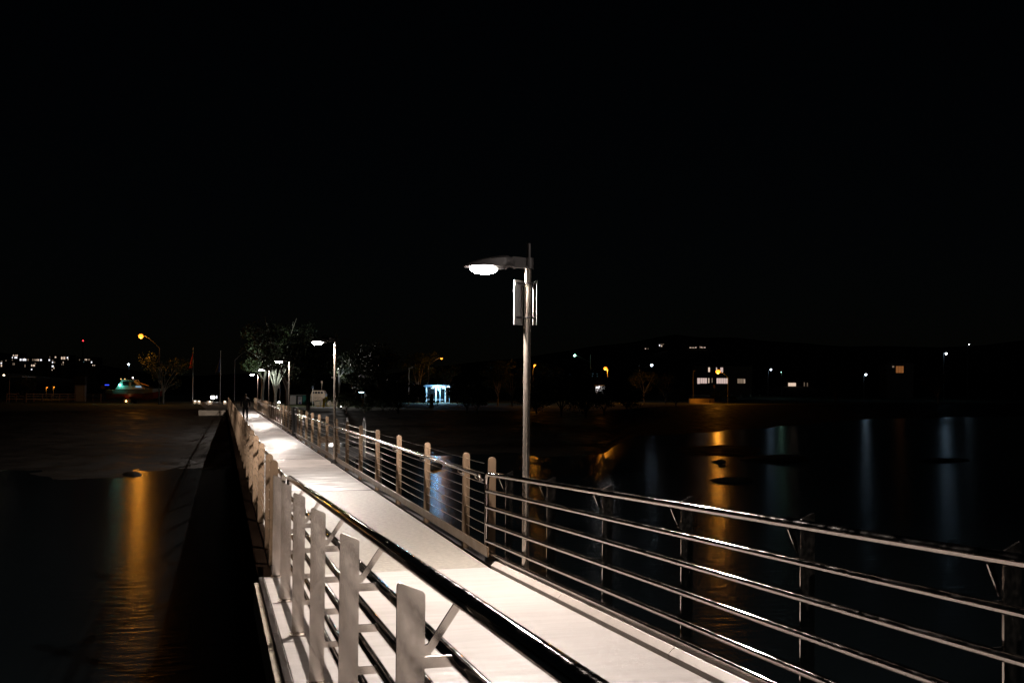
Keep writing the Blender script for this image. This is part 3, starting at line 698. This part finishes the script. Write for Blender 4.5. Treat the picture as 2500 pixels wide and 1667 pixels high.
# kiosk
p = pos(730, 987.5); k = mpp(p)
t = thing('kiosk', 'teal kiosk with a white end and a poster on its dark door', 'kiosk', p, -TH)
MB().box((-26*k, .2, 0), (36*k, 3.0, 23*k)).build('body', MT['teal'], t, bev=.03)
MB().box((-27*k, -.05, 23*k+.003), (37*k, 3.1, 24.5*k)).build('roof', MT['galv'], t, bev=.01)
MB().box((-26*k, .12, .5*k), (-8*k, .197, 22*k)).build('white_panel', MT['white'], t)
dd = MB().box((-7*k, .10, .3*k), (8*k, .196, 22*k)).build('door', MT['black'], t)
ps = MB().box((-3*k, .07, 1.5*k), (6.5*k, .098, 20*k)).build('poster', MT['white'], t)
mb = MB()
for i, (a, c) in enumerate(((-2.2,5.6),(-1.6,5.0),(-2.2,5.4),(-1.8,4.6))):
    for q in range(5):
        x0 = a+(c-a)*q/5; mb.box((x0*k, .062, (18-i*2.1)*k), ((x0+(c-a)/5*.7)*k, .068, (19.2-i*2.1)*k))
mb.build('poster_lines', mat('ink_blue', (.03,.05,.25), .6), ps)
MB().tube([(1.7*k, .068, 4.5*k), (1.7*k, .06, 4.5*k)], 2.2*k, 16).build('poster_emblem', mat('ink_blue_emblem', (.04,.06,.4), .6), ps)
# boxy tan vehicle seen from behind
p = pos(775, 990); k = mpp(p)
TAN = mat('tan_vehicle_paint', (.42,.33,.25), .45, var=.15, vscale=1.0)
t = thing('parked_van', 'boxy tan vehicle with rear windows and lettering, parked behind the bike hoops', 'van', p, -TH+.12)
w0 = 18*k; H1 = 27*k; H2 = 37*k
bd = MB(); bd.prism([(-w0, .45), (w0, .45), (w0, H1), (w0*.99, H1+.05), (w0*.78, H2), (-w0*.72, H2), (-w0*.93, H1)], 1, 0, 4.6); body = bd.build('body', TAN, t, bev=.06)
for i, (a, c) in enumerate(((-.70,-.44),(-.36,-.06),(.02,.34),(.42,.74))):
    MB().prism([(w0*a, H1+.12), (w0*c, H1+.12), (w0*c*.95, H2-.14), (w0*a*.95, H2-.14)], 1, -.012, .03).build('window', MT['glass'], body)
for sx in (-1, 1):
    for yy_ in (.7, 3.7):
        wh = MB().tube([(sx*w0*.80, yy_, .38), (sx*w0*.99, yy_, .38)], .38, 18).build('wheel', MT['rubber'], t, smooth=True)
        MB().tube([(sx*w0*.985, yy_, .38), (sx*w0*1.0, yy_, .38)], .2, 14).build('rim', MT['galv'], wh, smooth=True)
MB().box((-w0*.95, -.10, .42), (w0*.95, -.005, .62)).build('bumper', MT['galvdark'], t, bev=.02)
def text(body_, size, loc, rot, m, name, parent, ext=.004):
    cu = bpy.data.curves.new(name, 'FONT'); cu.body = body_; cu.size = size; cu.extrude = ext; cu.align_x = 'CENTER'
    o = bpy.data.objects.new(name, cu); COL.objects.link(o)
    dg = bpy.context.evaluated_depsgraph_get(); me = bpy.data.meshes.new_from_object(o.evaluated_get(dg)); bpy.data.objects.remove(o)
    me.materials.clear(); me.materials.append(m)
    o = bpy.data.objects.new(name, me); COL.objects.link(o); o.location = loc; o.rotation_euler = rot; o.parent = parent; return o
text('TOYOTA', .42, (-.12*w0, -.01, H1-.62), (math.pi/2, 0, 0), MT['black'], 'lettering', body)
MB().tube([(.45, 1.5, H2), (.45, 1.5, H2+1.0)], .03, 6).tube([(.45, 1.5, H2+1.0), (.45, 1.5, H2+1.3)], .14, 8).build('roof_mast', TAN, t, smooth=True)
# scaffold frames + shelter light
t = thing('scaffold', 'white pipe frame structure right of the single yellow bollard', 'frame', pos(895, 991), -TH)
mb = MB()
for x in (-.3, .42): mb.tube([(x,0,0),(x,0,1.75)], .03, 6).tube([(x,1.2,0),(x,1.2,1.75)], .03, 6)
for z in (.55, 1.4): mb.tube([(-.3,0,z),(.42,0,z+.1)], .03, 6).tube([(-.3,1.2,z),(.42,1.2,z)], .03, 6)
mb.build('pipes', MT['white'], t)
t = thing('tube_light', 'small fluorescent tube light on a post left of the white pipe frame', 'light', pos(882, 990), -TH)
MB().tube([(0,.1,0),(0,.1,1.85)], .035, 6).build('post', MT['black'], t); MB().box((-.35,-.04,1.83), (.35,.04,1.90)).build('tube', MT['tubeblue'], t); bulb_light(t, (0,-.2,1.75), (.75,.9,1), 14, .1)
# bus shelter
p = pos(1064, 984); k = mpp(p)
t = thing('bus_shelter', 'glass bus shelter glowing bluish white on the shore lawn', 'bus shelter', p, -TH)
X = lambda px: (px-1064)*k
MB().add([(X(1033),-.5,42*k),(X(1100),-.5,42*k),(X(1100),1.7,39*k),(X(1033),1.7,39*k),(X(1040),-.5,44.5*k),(X(1094),-.5,44.5*k),(X(1094),1.7,41.5*k),(X(1040),1.7,41.5*k)], [(0,1,2,3),(4,5,6,7),(0,1,5,4),(1,2,6,5),(2,3,7,6),(3,0,4,7)]).build('roof', MT['galv'], t)
for x in (1040, 1063, 1074, 1086, 1097): MB().box((X(x)-.04,-.04,0), (X(x)+.04,.04,41*k)).build('post', MT['white'], t)
for x in (1040, 1063, 1086): MB().box((X(x)-.04,1.5,0), (X(x)+.04,1.58,38.5*k)).build('post', MT['white'], t)
gl = mat('clear_shelter_glass', (.10,.14,.15), .12); gl.node_tree.nodes['Principled BSDF'].inputs['Transmission Weight'].default_value = .97
for a, c in ((1040,1063),(1063,1086)): MB().box((X(a)+.05,1.53,.25), (X(c)-.05,1.55,34*k)).build('glass_pane', gl, t)
MB().box((X(1042),.9,8*k), (X(1084),1.35,9.2*k)).build('bench', MT['galv'], t)
MB().box((X(1034),-.75,.005), (X(1096),1.9,.10)).build('floor_slab', MT['path'], t)
for a, c in ((1056,1071),(1078,1086),(1091,1097)): MB().box((X(a),-.1,39.6*k), (X(c),.05,40.6*k)).build('ceiling_tube', MT['tubeblue'], t)
for a in (1052, 1064, 1078): MB().box((X(a),-.12,36.0*k), (X(a+8),-.06,36.5*k)).build('ceiling_tube', MT['tubeblue'], t)
AL = bpy.data.lights.new('lamp_light', 'AREA'); AL.shape = 'RECTANGLE'; AL.size = 3.2; AL.size_y = .3; AL.energy = 420; AL.color = (.55,.82,1)
o = bpy.data.objects.new('lamp_light', AL); COL.objects.link(o); o.parent = t; o.location = (.2,.3,38.5*k)
bulb_light(t, (.2,-.9,36*k), (.20,.58,1), 1000, .3)
t = thing('pillar_plaque', 'brown stone pillar with plaque in front of the bus shelter', 'pillar', pos(1053.5, 993), -TH)
MB().box((-.22,-.15,0), (.24,.15,1.75)).build('pillar', MT['brick'], t, bev=.02); MB().box((-.24,-.17,0), (.26,.17,.35)).build('plinth', MT['stone'], t, bev=.02)
t = thing('rail_fence', 'low dark rail fence in front of the bus shelter', 'fence', pos(1056, 989), -TH)
for x in (1042, 1057, 1070): MB().box(((x-1056)*.055-.06,-.06,0), ((x-1056)*.055+.06,.06,.6)).build('post', MT['pile'], t)
MB().box((-1.7,-.03,.38), (.9,.03,.48)).build('rail', MT['pile'], t)
# toilet block with two wall lamps
p = pos(1478, 980); k = mpp(p)
t = thing('toilet_block', 'small white fronted building with two dazzling wall lamps above the mangroves', 'building', p, -TH)
MB().box((-24*k,0,0), (13*k,5,38*k)).build('wall', MT['render'], t); MB().box((-27*k,-.6,38*k+.003), (20*k,5.4,40.5*k)).build('roof', MT['galv'], t)
MB().box((-3*k,-.04,2*k), (4*k,-.003,28*k)).build('door', MT['black'], t); MB().box((9*k,-.6,0), (13*k,-.002,37.9*k)).build('wing_wall', MT['white'], t)
for x in (-18.5, 10*.95-2): 
    MB().box(((x-3.6)*k,-.35,33.5*k), ((x+3.6)*k,-.15,36.5*k)).build('wall_lamp', emis('wall_lamp', (.93,.93,1), 9), t); bulb_light(t, (x*k,-.5,32*k), (.93,.93,1), 110, .15)
simple('round_lamp', 'small round white light at the right corner of the white lit toilet block', 'lamp', pos(1500.5, 981), MB().tube([(0,0,0),(0,0,1.2)], .05, 6).ell((0,0,1.9), (.25,.25,.5), 10, 8), emis('round_lamp', (.8,.85,1), .8), smooth=True)

# ------------------------------------------------------------------ houses
def house(px, yb, x0, x1, ytop, label, wins, dist=None, wallm='brick', roofh=10, depth=9, name='house'):
    p = pos(px, yb) if dist is None else A(px, 950, dist)
    if dist is not None: p = Vector((p.x, p.y, ZL))
    d = (p-CAM).dot(FW); k = d/FPX
    t = thing(name, label, 'house' if name == 'house' else 'apartment block', p, -TH)
    X = lambda a: (a-px)*k
    zy = lambda y: A(px, y, d).z-p.z
    zt = zy(ytop)
    MB().box((X(x0),0,-3), (X(x1),depth,zt)).build('wall', MT[wallm], t)
    if roofh:
        rh = roofh*k; xm0 = X(x0)+depth*.35; xm1 = X(x1)-depth*.35; xa = X(x0)-.4; xb = X(x1)+.4; ym = depth/2
        if xm0 > xm1: xm0 = xm1 = (xm0+xm1)/2
        MB().add([(xa,-.5,zt+.01),(xb,-.5,zt+.01),(xb,depth+.5,zt+.01),(xa,depth+.5,zt+.01),(xm0,ym,zt+rh),(xm1,ym,zt+rh)], [(0,3,2,1),(0,1,5,4),(1,2,5),(2,3,4,5),(3,0,4)]).build('roof', MT['roof'], t)
    else: MB().box((X(x0)-.2,-.2,zt+.01), (X(x1)+.2,depth+.2,zt+.35)).build('roof', MT['roof'], t)
    for (a, c, ya, yc, mm) in wins:
        fr = MB().box((X(a)-.08,-.05,zy(yc)-.08), (X(c)+.08,-.003,zy(ya)+.08)).build('window', MT['galvdark'], t)
        ln_ = MB(); n = max(1, int(round((X(c)-X(a))/1.1))); wv = (X(c)-X(a))/n
        for i in range(n): ln_.box((X(a)+wv*i+.05,-.075,zy(yc)), (X(a)+wv*(i+1)-.05,-.055,zy(ya)))
        ln_.build('pane', MT[mm], fr)
    return t
MT['curt'] = mat('curtained_window', (.05,.04,.04), .6, emit=(1,.74,.66), estr=.6)
house(1755, 972, 1690, 1836, 893, 'two storey house with rows of lit curtained windows behind the hooked orange lamp',
      [(1728.5,1733,897,908,'W'),(1747.5,1750.5,897,909,'curt'),(1758,1765,897,909,'curt'),(1702,1709,923,937,'curt'),(1709.5,1726,923,936,'curt'),(1729,1731.5,923,935,'W'),(1737,1739.5,923,934,'W4'),(1749,1777,923,936,'curt'),(1800,1819,924,935,'W4'),(1816,1819,925,935,'W')], roofh=9)
house(1945, 972, 1915, 1985, 927, 'low house with a small bright window and two narrow slits',
      [(1924,1943,934.5,944,'W'),(1962.5,1964.5,933,944,'W4'),(1970,1972,934,944,'W4')], roofh=8)
house(2195, 970, 2165, 2230, 886, 'dark house on the slope with amber curtained windows', [(2187,2206,893.5,910,'W3'),(2178,2183,893,897,'W4')], dist=430, roofh=12)
house(2070, 972, 2020, 2098, 905, 'dark two storey house with one tiny amber porch light', [(2054,2056.5,936.5,939,'W'),(2046,2052,896+27,899+26,'W3')], roofh=10)
house(2345, 972, 2318, 2382, 900, 'dim pale walled house at the far right behind the bent arm lamp', [(2308+14,2312+14,909,911,'W2')], wallm='render', roofh=9)
house(1450, 975, 1438, 1470, 905, 'dark house with two small bluish windows above the toilet block', [(1444,1449,911,920,'W5'),(1454,1459,911,920,'W5')], roofh=7) if MT.setdefault('W5', emis('dim_blue_window', (.35,.7,.8), .07)) else 0
house(1640, 965, 1660, 1690, 890, 'dark block left of the house with curtained windows, with two pin lights', [(1667.5,1669.5,900,902,'W'),(1671,1673.5,905.5,907,'W4')], roofh=0)
# hillside houses right
house(1577, 940, 1568, 1592, 846, 'hill house with two tiny amber windows left of the ring of lights', [(1574,1576.5,850,852,'W'),(1581,1583,850,852,'W4')], dist=700, roofh=3)
house(1615, 940, 1602, 1628, 838, 'hill house with a bright cluster of lights', [(1608.5,1611,841,845,'W2'),(1612,1617,840,842,'W4'),(1613,1616,843.5,846,'W'),(1618,1620,839,841,'W4')], dist=700, roofh=3)
house(1690, 940, 1680, 1727, 844, 'long hill building with a row of small lit windows', [(1683,1686,847.5,849.5,'W'),(1688,1690,847.5,849.5,'W'),(1692,1694,847.5,849.5,'W'),(1696,1700,847,849,'W'),(1707,1709,845,849,'W4'),(1710,1712.5,842+4,849,'W'),(1714,1716,847,849,'W'),(1718,1722,847,849,'W')], dist=700, roofh=0)
# apartment blocks left
def W(xs, y0, y1, m_='W2'): return [(a, c, y0, y1, m_) for a, c in xs]
house(8, 930, -10, 19, 878, 'apartment block cut by the left edge of the photo', W([(1,5)],881,884,'W4')+W([(0,4)],885,888,'W2')+W([(1,4)],890,895,'W')+W([(12,15)],877+2,880+1,'W4'), dist=600, wallm='render', roofh=0, name='apartment_block')
house(36, 930, 27, 46, 863, 'apartment block with a stepped top and bright upper windows, second from the left edge', W([(30,33),(35,37),(38.5,42)],866,869,'W')+W([(28,30),(34,41)],871,874.5,'W2')+W([(28,30)],877,880,'W4')+W([(30,32),(32.5,35)],886,891,'W4'), dist=600, wallm='render', roofh=0, name='apartment_block')
house(75, 930, 46.5, 104, 874, 'long low apartment block with one bright row of windows', W([(47,51.5),(54,63)],876,880.5,'W2')+W([(66,69),(77.5,79.5),(81,84)],876,880.5,'W4')+W([(86,88),(90,94)],876.5,880.5,'W')+W([(96.5,101)],876.5,880.5,'W2')+W([(75,78),(79,84.5)],890,894,'W')+W([(75,78)],900,903,'W2')+W([(59,61.5)],890,896,'W4')+W([(83,87)],886,888,'W4')+W([(57.5,59.5)],868+6.5,870+6,'W'), dist=600, wallm='render', roofh=0, name='apartment_block')
house(126, 930, 116, 137, 868, 'tall narrow apartment block with a column of windows', W([(117.5,121)],877,881,'W2')+W([(120,121.2)],870,874,'W4')+W([(126,129)],878.5,881,'W4')+W([(126,129)],882.5,886,'W2')+W([(131,133.5)],882.5,886,'W4')+W([(125.5,130)],892,896,'W2')+W([(130,132)],896.5,900,'W')+W([(125.5,127.5)],902,904,'W')+W([(132.5,139-3)],870,873.5,'W'), dist=600, wallm='render', roofh=0, name='apartment_block')
house(157, 930, 146, 168, 868, 'apartment block with bright top floor, right of the narrow tall one', W([(148,151),(152,154),(155,158)],871,877,'W')+W([(162,165)],871,875,'W2')+W([(164,166)],876,878,'W')+W([(152.5,154.5)],883,886,'W')+W([(152.5,154.5),(149,151)],888,891,'W4'), dist=600, wallm='render', roofh=0, name='apartment_block')
house(208, 930, 186, 234, 873, 'apartment block farthest right of the lit group with a row of four windows', W([(192,194)],877,880,'W4')+W([(206,208),(209,211.5)],876,879.5,'W')+W([(214,218.5)],876,879.5,'W4')+W([(221,224)],882,886,'W2')+W([(224.5,227),(229,231)],890.5,892.5,'W')+W([(202,205)],882,884.5,'W5'), dist=600, wallm='render', roofh=0, name='apartment_block')
t = thing('crane_mast', 'thin mast with a red beacon above the lit apartment blocks', 'mast', Vector((A(201,940,620).x, A(201,940,620).y, ZL)))
hz = A(201, 833, 620).z-ZL
MB().tube([(0,0,0),(0,0,hz)], .35, 6).build('mast', MT['black'], t); MB().ell((0,0,hz+.3), (.42,.42,.42), 8, 6).build('beacon', emis('red_beacon', (1,.03,.04), 5), t)

# ------------------------------------------------------------------ left shore: fence, kiosk, shelter, boat
def timber_fence(xa, ya, xb, yb, n, label, hm=1.25):
    a = pos(xa, ya); c = pos(xb, yb); v = c-a; t = thing('timber_fence', label, 'fence', a, math.atan2(v.y, v.x)); L = v.length
    for i in range(n+1): MB().box((L*i/n-.06,-.06,0), (L*i/n+.06,.06,hm)).build('post', MT['timber'], t)
    for z in (.45, .82, 1.17): MB().box((0,-.095,z-.06), (L,-.063,z+.06)).build('rail', MT['timber'], t)
timber_fence(16, 981, 185, 980, 8, 'orange lit post and rail fence left of the grey cabinet')
timber_fence(208, 980, 246, 981, 2, 'short orange lit rail fence between grey cabinet and boat')
p = pos(198, 980); k = mpp(p)
t = thing('cabinet', 'tall pale grey cabinet standing against the timber fence', 'cabinet', p, -TH)
MB().box((-13*k,-.55,0), (12*k,.1,40*k)).build('body', mat('cabinet_grey', (.3,.3,.32), .5, var=.1), t, bev=.03)
MB().box((-9*k,-.60,.1), (8.5*k,-.555,36*k)).build('door', mat('cabinet_door', (.42,.42,.44), .5), t, bev=.01)
MB().box((-14*k,-.65,40*k+.004), (13*k,.2,62*k)).build('canopy', MT['black'], t, bev=.02)
p = pos(30, 982); k = mpp(p)
t = thing('wharf_shelter', 'open wharf shelter with a pale roof edge at the far left', 'shelter', p, -TH)
MB().box((-60*k,-.5,62*k), (27*k,3.5,64*k)).build('roof', MT['galv'], t)
for x in (-40, -8, 34): MB().tube([(x*k,0,0),(x*k,0,62*k)], .07, 6).build('post', MT['timber'], t)
MB().ell((-19*k,-.3,66*k), (.14,.14,.12), 8, 5).build('roof_light', emis('shelter_light', (1,.8,.5), 6), t)
# boat
p = pos(330, 985); k = mpp(p)
t = thing('motor_cruiser', 'white and red motor cruiser on a trailer under the sodium lamp', 'boat', p, -TH-.10)
st = [(-72,.55,10,34),(-50,.95,8,33),(-10,1.1,7,33.5),(25,1.0,8,35),(50,.72,12,37),(66,.32,19,38),(75,.03,27,39)]
def hull(z0f, z1f, m_, nm, wf0, wf1, par):
    mb = MB(); n = 0
    for (x, w_, zb, zt) in st:
        za = zb+(zt-zb)*z0f; zc = zb+(zt-zb)*z1f
        mb.v += [(x*k, -w_*wf0, za*k), (x*k, -w_*wf1, zc*k), (x*k, w_*wf1, zc*k), (x*k, w_*wf0, za*k)]
    for i in range(len(st)-1):
        for j in range(4): a = i*4+j; c = i*4+(j+1) % 4; mb.f.append((a, c, c+4, a+4))
    mb.f += [(0,1,2,3), (len(st)*4-4, len(st)*4-1, len(st)*4-2, len(st)*4-3)]
    return mb.build(nm, m_, par)
hb = hull(0, .62, mat('red_hull', (.28,.04,.03), .35), 'lower_hull', .25, .92, t)
hu = hull(.625, 1.0, mat('white_hull', (.5,.5,.48), .3), 'upper_hull', .93, 1.0, t)
cb = MB().add([(-45*k,-.85,34*k),(28*k,-.75,36*k),(28*k,.75,36*k),(-45*k,.85,34*k),(-30*k,-.7,56*k),(0,-.65,56*k),(0,.65,56*k),(-30*k,.7,56*k)], [(0,1,2,3),(4,5,6,7),(0,1,5,4),(1,2,6,5),(2,3,7,6),(3,0,4,7)]).build('cabin', mat('cabin_white', (.4,.4,.38), .35), t, bev=.04)
MB().add([(-26*k,-.80,44*k),(-10*k,-.79,44*k),(-10*k,-.735,53*k),(-26*k,-.745,53*k)], [(0,1,2,3)]).build('window', MT['glass'], cb)
MB().add([(-4*k,-.79,44*k),(10*k,-.775,44*k),(2*k,-.73,53*k),(-4*k,-.735,53*k)], [(0,1,2,3)]).build('window', MT['glass'], cb)
MB().tube([(18*k,-.7,36*k),(70*k,-.25,44*k),(76*k,0,45*k),(70*k,.25,44*k)], .02, 6).build('bow_rail', MT['galv'], t)
MB().add([(0,0,55*k),(22*k,-.6,47*k),(22*k,.6,47*k),(40*k,0,41*k)], [(0,1,3),(0,3,2),(1,2,3),(0,2,1)]).build('canvas_cover', MT['timber'], t)
MB().box((-31*k,-.75,56.5*k), (2*k,.75,58*k)).build('flybridge', mat('flybridge_white', (.5,.48,.45), .4), t, bev=.02)
tr = MB().box((-55*k,-.7,.42), (62*k,-.62,.52)).box((-55*k,.62,.42), (62*k,.7,.52)).box((-30*k,-.9,.44), (-28*k,.9,.5)).build('trailer_frame', MT['galvdark'], t)
for x in (-20, -8):
    for sy in (-1, 1): MB().tube([(x*k, sy*.95, .34), (x*k, sy*.75, .34)], .34, 16).build('trailer_wheel', MT['rubber'], tr, smooth=True)
GL = MB().ell((-31*k,-1.0,45*k), (.15,.15,.15), 10, 8).build('green_light', emis('green_nav', (.15,1,.8), 14), t, smooth=True); bulb_light(t, (-31*k,-1.3,45*k), (.1,1,.75), 12, .12)
MB().ell((-13*k,-1.15,6*k), (.13,.10,.13), 10, 8).build('amber_light', emis('amber_nav', (1,.45,.15), 8), t, smooth=True)
MB().ell((-7*k,0,63*k), (.10,.10,.10), 8, 6).build('mast_light', emis('mast_light', (1,.95,.85), 6), t); MB().tube([(-7*k,0,57*k),(-7*k,0,62*k)], .02, 5).build('mast', MT['galv'], t)
for x in (-31, -21): MB().ell((x*k,-.7,59.5*k), (.10,.08,.06), 8, 5).build('roof_light', emis('roof_amber', (1,.6,.2), 2), t)
MB().box((10*k,-1.12,41*k*.98), (24*k,-1.075,42.5*k)).build('side_light', emis('side_light', (.4,.75,1), .7), t)
t = thing('blue_neon_sign', 'short strip of blue light left of the boat cabin', 'light', pos(260, 978), -TH); MB().tube([(0,.2,0),(0,.2,1.6)], .03, 6).tube([(0,.2,1.6),(0,.2,2.9)], .03, 6).build('post', MT['black'], t)
MB().box((-.35,.05,2.62), (.35,.15,2.76)).build('strip', emis('blue_strip', (.04,.08,1), 1.5), t)
# picnic table dark, bin
t = thing('picnic_table', 'black picnic table on the grass left of the walking person', 'picnic table', pos(585, 992), -TH)
MB().box((-.9,-.4,.70), (.9,.4,.76)).build('table_top', MT['black'], t)
for sy in (-.75, .75): MB().box((-.9,sy-.13,.42), (.9,sy+.13,.46)).build('seat', MT['black'], t)
for sx in (-.6, .6): MB().bar((sx,-.7,0), (sx,-.2,.7), .08, .08).bar((sx,.7,0), (sx,.2,.7), .08, .08).bar((sx,-.75,.40), (sx,.75,.40), .08, .06).build('leg', MT['black'], t)
# pillar fence + bollards right
t = thing('pillar_fence', 'brick pillar fence lit orange right of the hooked lamp', 'fence', pos(1783, 973.5), 0)
a_ = pos(1783, 973.5); c_ = pos(1856, 973.0)
for i in range(4):
    q = (c_-a_)*(i/3.1); MB().box((q.x-.28, q.y-.28, 0), (q.x+.28, q.y+.28, 1.9)).build('pillar', MT['stone'], t, bev=.02)
vv = c_-a_; MB().bar((0,.1,.25), (vv.x, vv.y+.1, .25), .2, .5).build('low_wall', MT['stone'], t)
MB().bar((0,.1,1.2), (vv.x, vv.y+.1, 1.2), .05, .8).build('dark_panels', MT['black'], t)
for x, lb in ((1691,'dark bollard nearest the thin unlit lamp post'),(1708.5,'second dark bollard from the left of the orange yard'),(1721,'third dark bollard from the left of the orange yard'),(1733.5,'dark bollard nearest the orange shrub')):
    p = pos(x, 984.0); k = mpp(p)
    simple('bollard', lb, 'bollard', p, MB().tube([(0,0,0),(0,0,10*k*.95),(0,0,10*k)], [.09,.09,.05], 8), MT['black'], 'dark bollards in front of the orange yard', smooth=True)
t = thing('park_bench', 'small dark bench on the orange lit path', 'bench', pos(1792, 980.5), -TH)
MB().box((-.9,-.2,.45), (.9,.25,.52)).build('seat', MT['black'], t); MB().box((-.9,.22,.6), (.9,.28,.95)).build('backrest', MT['black'], t)
for sx in (-.8, 0, .8): MB().box((sx-.05,-.15,0), (sx+.05,.27,.45)).build('leg', MT['black'], t)
a_ = pos(1682, 984.8); c_ = pos(1743, 983.6); vv = c_-a_
t = thing('retaining_wall', 'low wall lit orange behind the row of dark bollards', 'wall', a_)
MB().bar((0,0,.5), (vv.x, vv.y, .5), .25, 1.0).build('wall', MT['stone'], t)
MB().bar((0,0,1.04), (vv.x, vv.y, 1.04), .31, .07).build('coping', MT['galvdark'], t)
# rocks in the water
def rock(px, y, wpx, label, seed, hf=.3):
    p = G(px, y, WZ); k = mpp(p); mb = MB(); r = wpx*k/2; mb.ell((0,0,0), (r, r*.8, r*hf), 14, 8, -.3)
    mb.v = [tuple(Vector(q)*(1+.45*NZ.noise(Vector(q)/r*1.6+Vector((seed*5,0,0))))) for q in mb.v]
    tag(mb.build('rock', MT['rock'], None, loc=p), label, 'rock')
rock(1757, 1127, 36, 'black rock breaking the orange reflection, upper one', 1)
rock(1763, 1137, 20, 'small black rock just below the larger one in the orange reflection', 2)
rock(1770, 1100, 40, 'low dark rock on the mud bank between the orange reflections', 3, .2)
rock(228, 1018, 22, 'dark rock on the left mudflat, left one of two', 4)
rock(243, 1013, 20, 'dark rock on the left mudflat, right one of two', 5)

# ------------------------------------------------------------------ person walking away
def skin(name, joints, edges, m_, parent, root=0, sub=2):
    me = bpy.data.meshes.new(name); me.from_pydata([j[:3] for j in joints], edges, []); me.materials.append(m_)
    o = bpy.data.objects.new(name, me); COL.objects.link(o)
    if parent: o.parent = parent
    md = o.modifiers.new('skin', 'SKIN'); md.use_smooth_shade = True
    for i, j in enumerate(joints):
        sv = me.skin_vertices[0].data[i]; sv.radius = (j[3], j[4] if len(j) > 4 else j[3]); sv.use_root = (i == root)
    s2 = o.modifiers.new('sub', 'SUBSURF'); s2.levels = sub; s2.render_levels = sub
    return o
PP = Vector((1.42, 65.0, 0))
pe = thing('person', 'person walking away along the bridge in dark jacket and trousers, arms hanging', 'person', PP, math.radians(4))
J = [(0,0,.92,.13,.11),(0,0,1.15,.125,.095),(0,-.01,1.36,.15,.095),(0,0,1.47,.06,.06),(0,.02,1.545,.055,.06),(0,.03,1.63,.078,.095),(0,.02,1.71,.05,.06),
     (-.19,0,1.40,.055),(-.25,-.02,1.13,.043),(-.25,.07,.88,.030),(-.25,.10,.80,.03,.018),(.19,0,1.40,.055),(.25,.0,1.13,.043),(.26,.03,.88,.030),(.26,.05,.80,.03,.018),
     (-.10,0,.86,.085),(-.11,.06,.48,.058),(-.11,-.04,.09,.04),(-.12,.10,.045,.035,.03),(.10,0,.86,.085),(.10,.02,.48,.058),(.11,-.10,.10,.04),(.11,.03,.045,.035,.03)]
E_ = [(0,1),(1,2),(2,3),(3,4),(4,5),(5,6),(2,7),(7,8),(8,9),(9,10),(2,11),(11,12),(12,13),(13,14),(0,15),(15,16),(16,17),(17,18),(0,19),(19,20),(20,21),(21,22)]
skin('body', J, E_, mat('skin_tone', (.45,.28,.2), .6), pe)
JJ = [(0,0,.86,.17,.14),(0,0,1.12,.16,.125),(0,-.01,1.36,.175,.125),(0,0,1.455,.09,.085),(-.20,0,1.41,.075),(-.265,-.02,1.13,.06),(-.265,.06,.90,.05),(.20,0,1.41,.075),(.265,0,1.13,.06),(.275,.025,.90,.05)]
skin('jacket', JJ, [(0,1),(1,2),(2,3),(2,4),(4,5),(5,6),(2,7),(7,8),(8,9)], mat('jacket_cloth', (.03,.028,.03), .85, var=.3), pe, root=1)
JT = [(0,0,.90,.15,.125),(-.10,0,.82,.105),(-.11,.06,.48,.078),(-.11,-.04,.13,.06),(.10,0,.82,.105),(.10,.02,.48,.078),(.11,-.10,.14,.06)]
skin('trousers', JT, [(0,1),(1,2),(2,3),(0,4),(4,5),(5,6)], mat('trouser_cloth', (.02,.02,.024), .85), pe)
for sx, y_ in ((-.11,-.04), (.11,-.10)): skin('shoe', [(sx,y_-.04,.05,.05,.045),(sx,y_+.08,.045,.05,.04),(sx,y_+.19,.035,.04,.03)], [(0,1),(1,2)], MT['black'], pe)
skin('hair', [(0,.0,1.60,.075,.075),(0,.005,1.66,.092,.10),(0,.02,1.715,.07,.08)], [(0,1),(1,2)], mat('brown_hair', (.09,.045,.025), .7), pe)
